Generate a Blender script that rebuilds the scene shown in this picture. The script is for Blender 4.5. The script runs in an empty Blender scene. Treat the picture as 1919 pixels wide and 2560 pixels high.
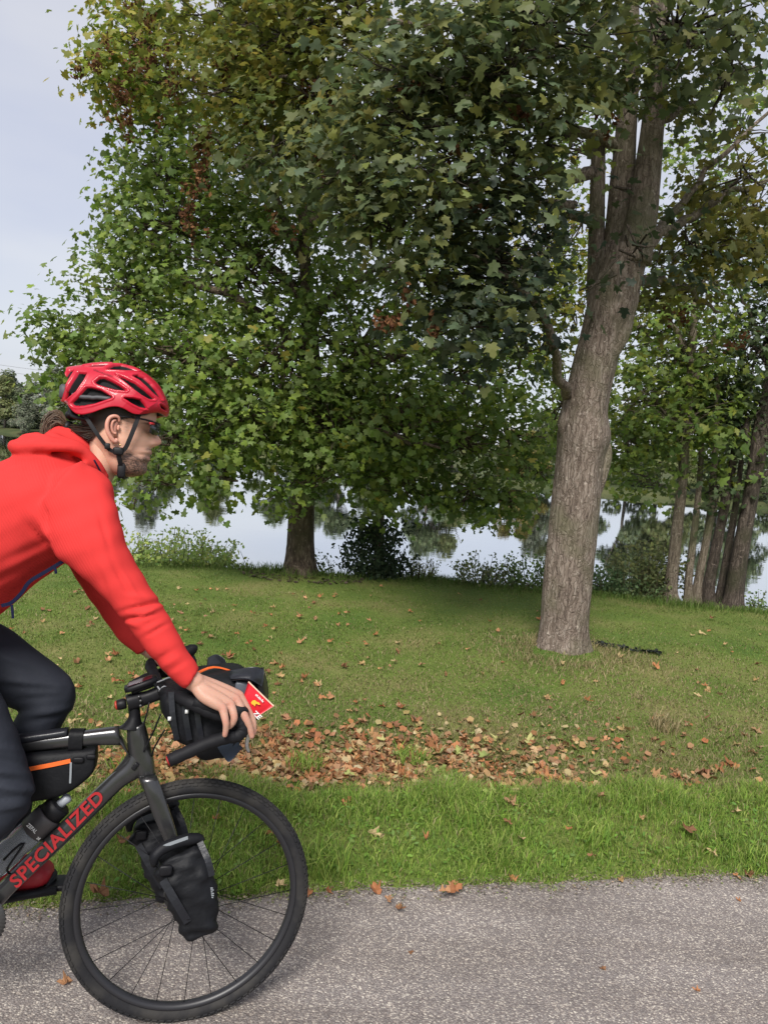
import bpy, bmesh, math, random
import numpy as np
from mathutils import Vector, Matrix

rng = np.random.default_rng(7)
random.seed(7)
scene = bpy.context.scene
COL = scene.collection

# ------------------------------------------------------------------ camera
PITCH, ROLL, CAMH, FOC = math.radians(5.4), math.radians(4.5), 1.65, 1900.0
PW, PH = 1919.0, 2560.0
FWD = np.array([0, math.cos(PITCH), -math.sin(PITCH)])
_U0 = np.array([0, math.sin(PITCH), math.cos(PITCH)])
_R0 = np.array([1.0, 0, 0])
RGT = math.cos(ROLL) * _R0 + math.sin(ROLL) * _U0
UPV = math.cos(ROLL) * _U0 - math.sin(ROLL) * _R0
CAM = np.array([0, 0, CAMH])
cd = bpy.data.cameras.new("camera")
cam = bpy.data.objects.new("camera", cd)
COL.objects.link(cam)
M = Matrix.Identity(4)
for i in range(3):
    M[i][0] = RGT[i]; M[i][1] = UPV[i]; M[i][2] = -FWD[i]; M[i][3] = CAM[i]
cam.matrix_world = M
cd.sensor_fit = 'VERTICAL'
cd.sensor_height = 36.0
cd.lens = FOC / PH * 36.0
cd.clip_start = 0.05
cd.clip_end = 3000
scene.camera = cam

# ------------------------------------------------------------------ sky, sun, exposure
SUN_EL, SUN_AZ = math.radians(46), math.radians(192)     # azimuth clockwise from +Y
world = bpy.data.worlds.new("World")
scene.world = world
world.use_nodes = True
wt = world.node_tree
wt.nodes.clear()
w_out = wt.nodes.new("ShaderNodeOutputWorld")
w_mix = wt.nodes.new("ShaderNodeMixShader"); w_mix.inputs[0].default_value = 0.82
w_sky = wt.nodes.new("ShaderNodeTexSky"); w_sky.sky_type = 'NISHITA'; w_sky.sun_disc = False
w_sky.sun_elevation = SUN_EL; w_sky.sun_rotation = SUN_AZ
w_b1 = wt.nodes.new("ShaderNodeBackground"); w_b1.inputs[1].default_value = 0.05
w_b2 = wt.nodes.new("ShaderNodeBackground"); w_b2.inputs[1].default_value = 0.25
w_tc = wt.nodes.new("ShaderNodeTexCoord")
w_mp = wt.nodes.new("ShaderNodeMapping"); w_mp.inputs['Scale'].default_value = (1.2, 1.2, 4.0)
w_nz = wt.nodes.new("ShaderNodeTexNoise"); w_nz.inputs['Scale'].default_value = 1.6; w_nz.inputs['Detail'].default_value = 4
w_rp = wt.nodes.new("ShaderNodeValToRGB")
w_rp.color_ramp.elements[0].position = 0.32; w_rp.color_ramp.elements[0].color = (0.72, 0.75, 0.90, 1)
w_rp.color_ramp.elements[1].position = 0.68; w_rp.color_ramp.elements[1].color = (0.95, 0.94, 0.97, 1)
L = wt.links.new
L(w_tc.outputs['Generated'], w_mp.inputs[0]); L(w_mp.outputs[0], w_nz.inputs['Vector'])
L(w_nz.outputs[0], w_rp.inputs[0]); L(w_rp.outputs[0], w_b2.inputs[0]); L(w_sky.outputs[0], w_b1.inputs[0])
L(w_b1.outputs[0], w_mix.inputs[1]); L(w_b2.outputs[0], w_mix.inputs[2]); L(w_mix.outputs[0], w_out.inputs[0])

sd = bpy.data.lights.new("sun", 'SUN')
sd.energy = 1.5; sd.angle = math.radians(22); sd.color = (1.0, 0.96, 0.9)
sun = bpy.data.objects.new("sun", sd); COL.objects.link(sun)
sdir = Vector((math.sin(SUN_AZ) * math.cos(SUN_EL), math.cos(SUN_AZ) * math.cos(SUN_EL), math.sin(SUN_EL)))
sun.rotation_euler = sdir.to_track_quat('Z', 'Y').to_euler()

scene.view_settings.view_transform = 'Standard'
scene.view_settings.look = 'None'
scene.view_settings.exposure = 1.78
scene.view_settings.gamma = 1.0
scene.view_settings.use_curve_mapping = False
scene.render.engine = 'CYCLES'
scene.cycles.max_bounces = 5
scene.cycles.diffuse_bounces = 2
scene.cycles.transmission_bounces = 4
scene.cycles.transparent_max_bounces = 6

# ------------------------------------------------------------------ helpers
def ray(px, py):
    return FWD + (px - PW / 2) / FOC * RGT - (py - PH / 2) / FOC * UPV
def on_ground(px, py, z=0.0):
    d = ray(px, py); return CAM + d * ((z - CAMH) / d[2])
def at_depth(px, py, dep):
    """world point seen at that pixel whose world Y is dep"""
    d = ray(px, py); return CAM + d * (dep / d[1])

class Plane:
    def __init__(s, origin, th, lean):
        t, l = math.radians(th), math.radians(lean)
        s.s = np.array([math.cos(t), math.sin(t), 0])
        n = np.array([-math.sin(t), math.cos(t), 0])
        s.u = np.array([0, 0, 1]) * math.cos(l) + n * math.sin(l)
        s.n = n * math.cos(l) - np.array([0, 0, 1]) * math.sin(l)
        s.o = np.array(origin, float)
    def __call__(s, px, py, n=0.0):
        d = ray(px, py); t = (n - (CAM - s.o) @ s.n) / (d @ s.n)
        return CAM + d * t
    def loc(s, a, n, b):
        return s.o + a * s.s + n * s.n + b * s.u

def tag(o, label=None, cat=None, group=None, kind=None):
    if label: o["label"] = label
    if cat: o["category"] = cat
    if group: o["group"] = group
    if kind: o["kind"] = kind
    return o
def link(o, parent=None):
    COL.objects.link(o)
    if parent is not None: o.parent = parent
    return o
def empty(name, loc=(0, 0, 0)):
    o = bpy.data.objects.new(name, None); o.location = loc; o.empty_display_size = 0.1
    return link(o)
def mesh_obj(name, V, F, mat, parent=None, smooth=True, colors=None):
    me = bpy.data.meshes.new(name)
    V = np.asarray(V, np.float32)
    Fa = np.asarray(F) if not isinstance(F, list) else None
    if Fa is None:
        me.from_pydata([tuple(map(float, v)) for v in V], [], [tuple(f) for f in F])
    else:
        k = Fa.shape[1]; m = len(Fa)
        me.vertices.add(len(V)); me.vertices.foreach_set("co", V.ravel())
        me.loops.add(m * k); me.loops.foreach_set("vertex_index", Fa.astype(np.int32).ravel())
        me.polygons.add(m); me.polygons.foreach_set("loop_start", np.arange(0, m * k, k, dtype=np.int32))
        me.polygons.foreach_set("loop_total", np.full(m, k, np.int32))
        me.update(calc_edges=True)
    if colors is not None:
        ca = me.color_attributes.new("Col", 'FLOAT_COLOR', 'POINT')
        c = np.ones((len(V), 4), np.float32); c[:, :3] = colors
        ca.data.foreach_set("color", c.ravel())
    if smooth: me.polygons.foreach_set("use_smooth", np.ones(len(me.polygons), bool))
    for m_ in (mat if isinstance(mat, (list, tuple)) else [mat]): me.materials.append(m_)
    me.update()
    o = bpy.data.objects.new(name, me)
    par = Matrix.Identity(4)
    link(o, parent)
    if parent is not None: o.matrix_parent_inverse = Matrix.Translation(parent.location).inverted() if parent.type == 'EMPTY' else Matrix.Identity(4)
    return o

class MB:
    """collects shapes, then build() links them as one mesh object"""
    def __init__(s): s.V = []; s.F = []
    def add(s, V, F):
        b = len(s.V); s.V += [np.asarray(v, float) for v in V]
        s.F += [tuple(b + i for i in f) for f in F]; return s
    def rings(s, R, cap=True, closed=True):
        R = [np.asarray(r) for r in R]; n = len(R[0]); V = [v for r in R for v in r]; F = []
        for i in range(len(R) - 1):
            for j in range(n if closed else n - 1):
                k = (j + 1) % n
                F.append((i * n + j, i * n + k, (i + 1) * n + k, (i + 1) * n + j))
        if cap and closed:
            for i, flip in ((0, True), (len(R) - 1, False)):
                c = len(V); V.append(R[i].mean(0))
                for j in range(n):
                    k = (j + 1) % n
                    F.append((i * n + k, i * n + j, c) if flip else (i * n + j, i * n + k, c))
        return s.add(V, F)
    def tube(s, P, r, seg=12, cap=True, up=None):
        P = np.asarray(P, float); m = len(P)
        r = np.full(m, r) if np.isscalar(r) else np.asarray(r, float)
        T = np.gradient(P, axis=0); T /= np.linalg.norm(T, axis=1)[:, None] + 1e-12
        a = np.array([0, 0, 1.0]) if up is None else np.asarray(up, float)
        if abs(T[0] @ a) > .95: a = np.array([1.0, 0, 0])
        e = np.cross(T[0], a); e /= np.linalg.norm(e)
        th = np.linspace(0, 2 * np.pi, seg, endpoint=False); R = []
        for i in range(m):
            e = e - T[i] * (e @ T[i]); e /= np.linalg.norm(e) + 1e-12
            f = np.cross(T[i], e)
            R.append(P[i] + r[i] * (np.outer(np.cos(th), e) + np.outer(np.sin(th), f)))
        return s.rings(R, cap)
    def box(s, c, ax, ay, az, bev=0.0):
        c, ax, ay, az = map(lambda v: np.asarray(v, float), (c, ax, ay, az))
        R = []
        def ring(kx, ky, z):
            b = 0.25
            pts = []
            for (sx, sy) in ((1, 1), (-1, 1), (-1, -1), (1, -1)):
                q = bev
                if sx * sy > 0: o = [(sx, sy * (1 - q)), (sx * (1 - q), sy)]
                else: o = [(sx * (1 - q), sy), (sx, sy * (1 - q))]
                pts += o
            return np.array([c + ax * kx * p[0] + ay * ky * p[1] + az * z for p in pts])
        q = bev
        R = [ring(1 - q, 1 - q, -1), ring(1, 1, -1 + q), ring(1, 1, 1 - q), ring(1 - q, 1 - q, 1)] if q > 0 else None
        if R is None:
            V = [c + ax * x + ay * y + az * z for z in (-1, 1) for (x, y) in ((1, 1), (-1, 1), (-1, -1), (1, -1))]
            F = [(3, 2, 1, 0), (4, 5, 6, 7)] + [(i, (i + 1) % 4, 4 + (i + 1) % 4, 4 + i) for i in range(4)]
            return s.add(V, F)
        return s.rings(R)
    def ball(s, c, rx, ry=None, rz=None, seg=16, rg=10):
        ry = rx if ry is None else ry; rz = rx if rz is None else rz
        def vec(v, i): 
            if np.isscalar(v): a = np.zeros(3); a[i] = v; return a
            return np.asarray(v, float)
        ax, ay, az = vec(rx, 0), vec(ry, 1), vec(rz, 2)
        th = np.linspace(0, 2 * np.pi, seg, endpoint=False); R = []
        for p in np.linspace(-math.pi / 2 + .12, math.pi / 2 - .12, rg):
            R.append(np.asarray(c) + math.cos(p) * (np.outer(np.cos(th), ax) + np.outer(np.sin(th), ay)) + math.sin(p) * az)
        return s.rings(R)
    def build(s, name, mat, parent=None, smooth=True, colors=None):
        o = mesh_obj(name, s.V, s.F, mat, parent, smooth, colors)
        bm = bmesh.new(); bm.from_mesh(o.data); bmesh.ops.recalc_face_normals(bm, faces=bm.faces); bm.to_mesh(o.data); bm.free(); o.data.update()
        return o

def resample(P, n):
    """Catmull-Rom resample of rows of P (any columns) to n samples"""
    P = np.asarray(P, float); m = len(P)
    t = np.linspace(0, m - 1, n); i = np.clip(t.astype(int), 0, m - 2); f = (t - i)[:, None]
    Q = np.vstack([2 * P[0] - P[1], P, 2 * P[-1] - P[-2]])
    p0, p1, p2, p3 = Q[i], Q[i + 1], Q[i + 2], Q[i + 3]
    return .5 * (2 * p1 + (p2 - p0) * f + (2 * p0 - 5 * p1 + 4 * p2 - p3) * f ** 2 + (3 * p1 - p0 - 3 * p2 + p3) * f ** 3)

def pair_loft(mb, pl, st, n=24, seg=28, ex=2.0, conv=None, round_ends=False):
    """stations (Ax,Ay,Bx,By,ncentre,halfthick): side-view contour pairs on plane pl"""
    S = resample(st, n); th = np.linspace(0, 2 * np.pi, seg, endpoint=False)
    c, s_ = np.cos(th), np.sin(th)
    c = np.sign(c) * np.abs(c) ** (2 / ex); s_ = np.sign(s_) * np.abs(s_) ** (2 / ex)
    R = []
    for q in S:
        a, b = (q[0], q[1]), (q[2], q[3])
        if conv: a, b = conv(*a), conv(*b)
        A, B = pl(a[0], a[1], q[4]), pl(b[0], b[1], q[4])
        R.append((A + B) / 2 + np.outer(c, (A - B) / 2) + np.outer(s_, pl.n * q[5]))
    if round_ends:
        for end in (0, -1):
            r = R[end]; m_ = r.mean(0); d = m_ - R[1 if end == 0 else -2].mean(0)
            d /= np.linalg.norm(d) + 1e-9; rad = np.linalg.norm(r - m_, axis=1).min()
            ex_ = [m_ + (r - m_) * k + d * rad * h for k, h in ((.85, .35), (.5, .6), (.15, .7))]
            R = (ex_[::-1] + R) if end == 0 else (R + ex_)
    return mb.rings(R)

def bake(o, voxel, smooth_it=6, fac=.5):
    m = o.modifiers.new("r", 'REMESH'); m.mode = 'VOXEL'; m.voxel_size = voxel; m.use_smooth_shade = True
    if smooth_it:
        k = o.modifiers.new("s", 'SMOOTH'); k.iterations = smooth_it; k.factor = fac
    dg = bpy.context.evaluated_depsgraph_get()
    me = bpy.data.meshes.new_from_object(o.evaluated_get(dg))
    me.name = o.name
    o.modifiers.clear(); o.data = me
    me.polygons.foreach_set("use_smooth", np.ones(len(me.polygons), bool))
    return o
def coords(o):
    a = np.empty(len(o.data.vertices) * 3, np.float32); o.data.vertices.foreach_get("co", a); return a.reshape(-1, 3).astype(float)
def normals(o):
    a = np.empty(len(o.data.vertices) * 3, np.float32); o.data.vertices.foreach_get("normal", a); return a.reshape(-1, 3).astype(float)
def set_coords(o, V):
    o.data.vertices.foreach_set("co", np.asarray(V, np.float32).ravel()); o.data.update()
def project(V):
    d = np.asarray(V) - CAM; z = d @ FWD
    return PW / 2 + FOC * (d @ RGT) / z, PH / 2 - FOC * (d @ UPV) / z
def set_cols(o, C):
    ca = o.data.color_attributes.new("Col", 'FLOAT_COLOR', 'POINT')
    c = np.ones((len(C), 4), np.float32); c[:, :3] = C; ca.data.foreach_set("color", c.ravel())

def text_obj(name, body, size, P0, xd, yd, mat, parent, width=None, shear=0.0, bold=0.0, thick=0.0006, height=None):
    """flat lettering as a thin mesh: P0 = lower-left corner, xd/yd = reading and upward directions"""
    cu = bpy.data.curves.new(name, 'FONT'); cu.body = body; cu.size = 1; cu.shear = shear; cu.offset = bold; cu.extrude = 0.0; cu.space_character = 1.0 + bold * 2.2; cu.resolution_u = 3
    t = bpy.data.objects.new(name, cu); COL.objects.link(t)
    dg = bpy.context.evaluated_depsgraph_get()
    me = bpy.data.meshes.new_from_object(t.evaluated_get(dg)); bpy.data.objects.remove(t); bpy.data.curves.remove(cu)
    a = np.empty(len(me.vertices) * 3, np.float32); me.vertices.foreach_get("co", a); a = a.reshape(-1, 3)
    a[:, 0] -= a[:, 0].min(); a[:, 1] -= a[:, 1].min()
    kx = (width / a[:, 0].max()) if width else size; ky = (height / a[:, 1].max()) if height else (kx if width else size)
    xd = np.asarray(xd) / np.linalg.norm(xd); yd = np.asarray(yd) / np.linalg.norm(yd)
    V = np.asarray(P0) + np.outer(a[:, 0] * kx, xd) + np.outer(a[:, 1] * ky, yd)
    F = [tuple(p.vertices) for p in me.polygons]
    bpy.data.meshes.remove(me)
    return mesh_obj(name, V, F, mat, parent, smooth=False)

# ------------------------------------------------------------------ materials
def material(name, col=(.5, .5, .5), rough=.6, metal=0.0, spec=.5, var=0.0, vscale=8.0, bump=0.0, bscale=40.0,
             col2=None, attr=False, trans=0.0, coat=0.0, sss=0.0, bdist=.01, rand=None, emit=None):
    m = bpy.data.materials.new(name); m.use_nodes = True
    nt = m.node_tree; b = nt.nodes['Principled BSDF']; out = nt.nodes['Material Output']
    lk = nt.links.new
    b.inputs['Roughness'].default_value = rough; b.inputs['Metallic'].default_value = metal
    b.inputs['Specular IOR Level'].default_value = spec
    b.inputs['Coat Weight'].default_value = coat; b.inputs['Coat Roughness'].default_value = .12
    b.inputs['Base Color'].default_value = (*col, 1)
    src = None
    tc = nt.nodes.new("ShaderNodeTexCoord")
    if attr:
        at = nt.nodes.new("ShaderNodeAttribute"); at.attribute_name = "Col"; src = at.outputs['Color']
    if rand:
        oi = nt.nodes.new("ShaderNodeObjectInfo"); rp = nt.nodes.new("ShaderNodeValToRGB")
        els = rp.color_ramp.elements
        while len(els) < len(rand): els.new(.5)
        for i, c in enumerate(rand): els[i].position = i / (len(rand) - 1); els[i].color = (*c, 1)
        lk(oi.outputs['Random'], rp.inputs[0]); src = rp.outputs[0]
    if var or col2:
        nz = nt.nodes.new("ShaderNodeTexNoise"); nz.inputs['Scale'].default_value = vscale; nz.inputs['Detail'].default_value = 5
        lk(tc.outputs['Object'], nz.inputs['Vector'])
        mx = nt.nodes.new("ShaderNodeMix"); mx.data_type = 'RGBA'
        if col2:
            rp = nt.nodes.new("ShaderNodeValToRGB"); rp.color_ramp.elements[0].position = .4; rp.color_ramp.elements[1].position = .62
            lk(nz.outputs[0], rp.inputs[0]); lk(rp.outputs[0], mx.inputs[0])
            mx.inputs[6].default_value = (*col, 1); mx.inputs[7].default_value = (*col2, 1)
            if src: lk(src, mx.inputs[6])
            src = mx.outputs[2]
        else:
            mr = nt.nodes.new("ShaderNodeMapRange"); mr.inputs[1].default_value = .3; mr.inputs[2].default_value = .7
            mr.inputs[3].default_value = 1 - var; mr.inputs[4].default_value = 1 + var
            lk(nz.outputs[0], mr.inputs[0])
            mx.blend_type = 'MULTIPLY'; mx.inputs[0].default_value = 1; mx.inputs[6].default_value = (*col, 1)
            if src: lk(src, mx.inputs[6])
            lk(mr.outputs[0], mx.inputs[7]); src = mx.outputs[2]
    if src: lk(src, b.inputs['Base Color'])
    if bump:
        n2 = nt.nodes.new("ShaderNodeTexNoise"); n2.inputs['Scale'].default_value = bscale; n2.inputs['Detail'].default_value = 6
        lk(tc.outputs['Object'], n2.inputs['Vector'])
        bp = nt.nodes.new("ShaderNodeBump"); bp.inputs['Strength'].default_value = bump; bp.inputs['Distance'].default_value = bdist
        lk(n2.outputs[0], bp.inputs['Height']); lk(bp.outputs[0], b.inputs['Normal'])
    if trans:
        tl = nt.nodes.new("ShaderNodeBsdfTranslucent"); ms = nt.nodes.new("ShaderNodeMixShader"); ms.inputs[0].default_value = trans
        if src: lk(src, tl.inputs[0])
        else: tl.inputs[0].default_value = (*col, 1)
        lk(b.outputs[0], ms.inputs[1]); lk(tl.outputs[0], ms.inputs[2]); lk(ms.outputs[0], out.inputs[0])
    if sss:
        b.inputs['Subsurface Weight'].default_value = sss; b.inputs['Subsurface Radius'].default_value = (.012, .004, .002)
        b.inputs['Subsurface Scale'].default_value = .5
    return m
# ------------------------------------------------------------------ ground, path, lake, far bank
EDGE0, EDGEK = 2.636, 0.202                 # far edge of the path: y = EDGE0 + EDGEK*x
def edge_y(x): return EDGE0 + EDGEK * x + .028 * np.sin(x * 1.7 + .7) + .02 * np.sin(x * 4.3 + 2) * np.sin(x * 1.1) + .012 * np.sin(x * 11.3 + 1) * np.sin(x * 2.7) + .016 * np.sin(x * 27.) * np.sin(x * 5.1 + 1) + .010 * np.sin(x * 53. + 2) * np.sin(x * 9.) + .006 * np.sin(x * 97.)
def shore_y(x): return 8.72 + .018 * x + .12 * np.sin(x * .9 + 1) + .07 * np.sin(x * 2.3) + .0016 * np.clip(-x - 3, 0, 50) ** 2
WATER = -1.3
def ground_z(x, y):
    d = y - (EDGE0 + EDGEK * x)
    z = .035 * np.clip(d / .25, 0, 1) - .05 * np.exp(-((d - 1.05) / .35) ** 2) + .03 * np.clip((d - 1.4) / 2, 0, 1)
    z = z + .02 * np.sin(x * 1.1 + y * .7) * np.clip(d, 0, 1) + .012 * np.sin(x * 3.1 - y * 2.2) * np.clip(d, 0, 1)
    b = np.clip((y - shore_y(x) + .25) / 2.2, 0, 1)
    z = z - 1.75 * (b * b * (3 - 2 * b))
    z = z + .10 * np.exp(-((x - 1.53) ** 2 + (y - 5.95) ** 2) / .35)            # mound at the maple's foot
    z = z + .06 * np.exp(-((x + .86) ** 2 + (y - 8.4) ** 2) / .4)
    return np.where(d < 0, np.where(d > -3.6, -.012, .03 * np.clip((-3.6 - d) / .3, 0, 1)), z)

def grid_mesh(name, xs, ys, zf, mat):
    X, Y = np.meshgrid(xs, ys); Z = zf(X, Y)
    V = np.stack([X, Y, Z], -1).reshape(-1, 3); nx, ny = len(xs), len(ys)
    i = np.arange(nx * ny).reshape(ny, nx)
    F = np.stack([i[:-1, :-1], i[:-1, 1:], i[1:, 1:], i[1:, :-1]], -1).reshape(-1, 4)
    return mesh_obj(name, V, F, mat)

def nodes_of(name, rough=.9, spec=.2):
    m = bpy.data.materials.new(name); m.use_nodes = True; nt = m.node_tree
    b = nt.nodes['Principled BSDF']; b.inputs['Roughness'].default_value = rough; b.inputs['Specular IOR Level'].default_value = spec
    return m, nt, b, nt.links.new
def ramp(nt, stops):
    r = nt.nodes.new("ShaderNodeValToRGB"); e = r.color_ramp.elements
    while len(e) < len(stops): e.new(.5)
    for i, (p, c) in enumerate(stops): e[i].position = p; e[i].color = (*c, 1)
    return r
def noise(nt, vec, scale, detail=4, rough=.5):
    n = nt.nodes.new("ShaderNodeTexNoise"); n.inputs['Scale'].default_value = scale; n.inputs['Detail'].default_value = detail
    n.inputs['Roughness'].default_value = rough
    nt.links.new(vec, n.inputs['Vector']); return n
def mixc(nt, fac, a, b_, blend='MIX'):
    m = nt.nodes.new("ShaderNodeMix"); m.data_type = 'RGBA'; m.blend_type = blend
    for s, v in ((0, fac), (6, a), (7, b_)):
        if hasattr(v, 'links') or hasattr(v, 'is_output'): nt.links.new(v, m.inputs[s])
        elif s == 0: m.inputs[0].default_value = v
        else: m.inputs[s].default_value = (*v, 1)
    return m.outputs[2]

# lawn soil and thatch
m_lawn, nt, b, lk = nodes_of("lawn_soil")
tc = nt.nodes.new("ShaderNodeTexCoord").outputs['Object']
r1 = ramp(nt, [(.32, (.085, .145, .026)), (.5, (.125, .175, .036)), (.7, (.22, .205, .08))])
lk(noise(nt, tc, 1.3, 5).outputs[0], r1.inputs[0])
r2 = ramp(nt, [(.3, (.7, .7, .65)), (.7, (1.25, 1.25, 1.2))])
lk(noise(nt, tc, 60, 4, .7).outputs[0], r2.inputs[0])
lk(mixc(nt, 1.0, r1.outputs[0], r2.outputs[0], 'MULTIPLY'), b.inputs['Base Color'])
bp = nt.nodes.new("ShaderNodeBump"); bp.inputs['Strength'].default_value = .8; bp.inputs['Distance'].default_value = .02
lk(noise(nt, tc, 90, 4, .7).outputs[0], bp.inputs['Height']); lk(bp.outputs[0], b.inputs['Normal'])
xs = np.concatenate([np.linspace(-70, -8, 30), np.linspace(-7.8, 8, 160), np.linspace(8.4, 70, 30)])
ys = np.concatenate([np.linspace(-40, 1, 22), np.linspace(1.1, 12, 130), np.linspace(12.4, 16, 6)])
tag(grid_mesh("lawn", xs, ys, ground_z, m_lawn), kind="structure")

# chip-sealed path
m_path, nt, b, lk = nodes_of("chip_seal", .75, .35)
tc = nt.nodes.new("ShaderNodeTexCoord").outputs['Object']
vo = nt.nodes.new("ShaderNodeTexVoronoi"); vo.inputs['Scale'].default_value = 215; vo.inputs['Randomness'].default_value = 1
mp = nt.nodes.new("ShaderNodeMapping"); mp.inputs['Rotation'].default_value = (0, 0, math.radians(-11.4)); mp.inputs['Scale'].default_value = (.78, 1, 1)
lk(tc, mp.inputs[0]); lk(mp.outputs[0], vo.inputs['Vector'])
sx = nt.nodes.new("ShaderNodeSeparateColor"); lk(vo.outputs['Color'], sx.inputs[0])
rc = ramp(nt, [(0, (.19, .174, .165)), (.40, (.24, .221, .208)), (.68, (.29, .266, .247)), (.86, (.40, .368, .325)), (1, (.60, .565, .49))])
lk(sx.outputs[0], rc.inputs[0])
rb = ramp(nt, [(.25, (1, 1, 1)), (.6, (.66, .62, .62))]); lk(vo.outputs['Distance'], rb.inputs[0])
rn = ramp(nt, [(.3, (.80, .79, .79)), (.7, (1.14, 1.13, 1.12))]); lk(noise(nt, tc, 1.1, 5, .6).outputs[0], rn.inputs[0])
c1 = mixc(nt, 1.0, rc.outputs[0], rb.outputs[0], 'MULTIPLY')
mps = nt.nodes.new('ShaderNodeMapping'); mps.inputs['Rotation'].default_value = (0, 0, math.radians(-11.4)); mps.inputs['Scale'].default_value = (.5, 2.6, 1); lk(tc, mps.inputs[0])
rs = ramp(nt, [(.35, (.84, .82, .80)), (.6, (1.06, 1.06, 1.06))]); lk(noise(nt, mps.outputs[0], 1.6, 6, .65).outputs[0], rs.inputs[0])
c2 = mixc(nt, 1.0, c1, rn.outputs[0], 'MULTIPLY')
lk(mixc(nt, 1.0, c2, rs.outputs[0], 'MULTIPLY'), b.inputs['Base Color'])
bp = nt.nodes.new("ShaderNodeBump"); bp.inputs['Strength'].default_value = .7; bp.inputs['Distance'].default_value = .004; bp.invert = True
lk(vo.outputs['Distance'], bp.inputs['Height']); lk(bp.outputs[0], b.inputs['Normal'])
pv, pf = [], []
xs = np.linspace(-30, 30, 1201)
for i, x in enumerate(xs):
    ye = float(edge_y(np.array(x))); y0 = EDGE0 + EDGEK * x - 3.5 + .05 * math.sin(x * 3)
    for t in (0, .5, .9, 1.0): pv.append((x, y0 + (ye - y0) * t, 0.0 + (.006 if t < .95 else .002)))
    if i:
        for k in range(3): pf.append(((i - 1) * 4 + k, i * 4 + k, i * 4 + k + 1, (i - 1) * 4 + k + 1))
tag(mesh_obj("path", pv, np.array(pf), m_path), kind="structure")

# lake
m_wat, nt, b, lk = nodes_of("lake_water", .02, .5)
b.inputs['Base Color'].default_value = (.08, .10, .065, 1)
tc = nt.nodes.new("ShaderNodeTexCoord").outputs['Object']
mp = nt.nodes.new("ShaderNodeMapping"); mp.inputs['Scale'].default_value = (.35, 1.0, 1); lk(tc, mp.inputs[0])
n1 = noise(nt, mp.outputs[0], 2.2, 3); n2 = noise(nt, mp.outputs[0], .25, 2)
ad = nt.nodes.new("ShaderNodeMath"); ad.operation = 'MULTIPLY'; lk(n1.outputs[0], ad.inputs[0]); lk(n2.outputs[0], ad.inputs[1])
bp = nt.nodes.new("ShaderNodeBump"); bp.inputs['Strength'].default_value = .10; bp.inputs['Distance'].default_value = .03
lk(ad.outputs[0], bp.inputs['Height']); lk(bp.outputs[0], b.inputs['Normal'])
gl = nt.nodes.new("ShaderNodeBsdfGlossy"); gl.inputs['Roughness'].default_value = .025; gl.inputs[0].default_value = (.86, .88, .92, 1)
lk(bp.outputs[0], gl.inputs['Normal'])
lw = nt.nodes.new("ShaderNodeFresnel"); lw.inputs['IOR'].default_value = 2.0; lk(bp.outputs[0], lw.inputs['Normal'])
mr = nt.nodes.new("ShaderNodeMapRange"); mr.inputs[1].default_value = .1; mr.inputs[2].default_value = .55; mr.inputs[3].default_value = .3; mr.inputs[4].default_value = .95
lk(lw.outputs[0], mr.inputs[0])
ms = nt.nodes.new("ShaderNodeMixShader"); lk(mr.outputs[0], ms.inputs[0]); lk(b.outputs[0], ms.inputs[1]); lk(gl.outputs[0], ms.inputs[2])
lk(ms.outputs[0], nt.nodes['Material Output'].inputs[0])
tag(mesh_obj("lake", [(-400, 8.2, WATER), (400, 8.2, WATER), (400, 500, WATER), (-400, 500, WATER)], np.array([[0, 1, 2, 3]]), m_wat), kind="structure")

# far bank: shoreline polyline, then land behind it up to the horizon
FAR = np.array([(-420, 300), (-160, 165), (-90, 122), (-50, 99), (-19, 76), (12, 62.5), (40, 54), (75, 46), (140, 30), (420, -40)], float)
FAR = resample(FAR, 90)
def far_pt(t):
    i = np.clip(t * (len(FAR) - 1), 0, len(FAR) - 1.001); k = int(i); return FAR[k] + (FAR[k + 1] - FAR[k]) * (i - k)
m_far = material("far_bank_grass", (.05, .065, .028), .95, spec=.1, col2=(.085, .09, .04), vscale=.3)
fv, ff = [], []
for i, p in enumerate(FAR):
    for k, (dx, z) in enumerate(((0, -1.7), (1.2, -1.05), (3, -.75), (12, -.4), (900, 2.0))):
        q = p + np.array([.35, .94]) * (dx + .5 * math.sin(i * 2.1)); fv.append((q[0], q[1], z))
    if i:
        for k in range(4): ff.append(((i - 1) * 5 + k, i * 5 + k, i * 5 + k + 1, (i - 1) * 5 + k + 1))
tag(mesh_obj("far_bank", fv, np.array(ff), m_far), kind="structure")
# ------------------------------------------------------------------ leaves
_half = [(.0, .0), (.20, -.10), (.46, .02), (.34, .17), (.64, .46), (.36, .46), (.22, .56), (.25, .78), (.0, 1.0)]
LOBED = np.array([(0, .32)] + _half + [(-x, y) for x, y in _half[-2:0:-1]])
LOBED = np.column_stack([LOBED[:, 0], LOBED[:, 1] - .3, -.22 * np.abs(LOBED[:, 0]) ** 1.3 - .18 * np.clip(LOBED[:, 1] - .5, 0, 1)])
LOBED_F = np.array([(0, i, i + 1) for i in range(1, len(LOBED) - 1)] + [(0, len(LOBED) - 1, 1)])
OVAL = np.array([(0, 0, 0), (.22, .3, .05), (.2, .65, .03), (0, 1, -.06), (-.2, .65, .03), (-.22, .3, .05)])
OVAL[:, 1] -= .3
OVAL_F = np.array([(0, 1, 5), (1, 2, 4), (1, 4, 5), (2, 3, 4)])
DIAM = np.array([(0, -.4, 0), (.32, .1, .04), (0, .6, -.03), (-.32, .1, .04)])
DIAM_F = np.array([(0, 1, 2), (0, 2, 3)])
CLUMP = np.array([(0, -.5, 0), (.5, -.1, .1), (.25, .5, 0), (-.3, .45, .1), (-.5, -.05, -.05)])
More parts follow.
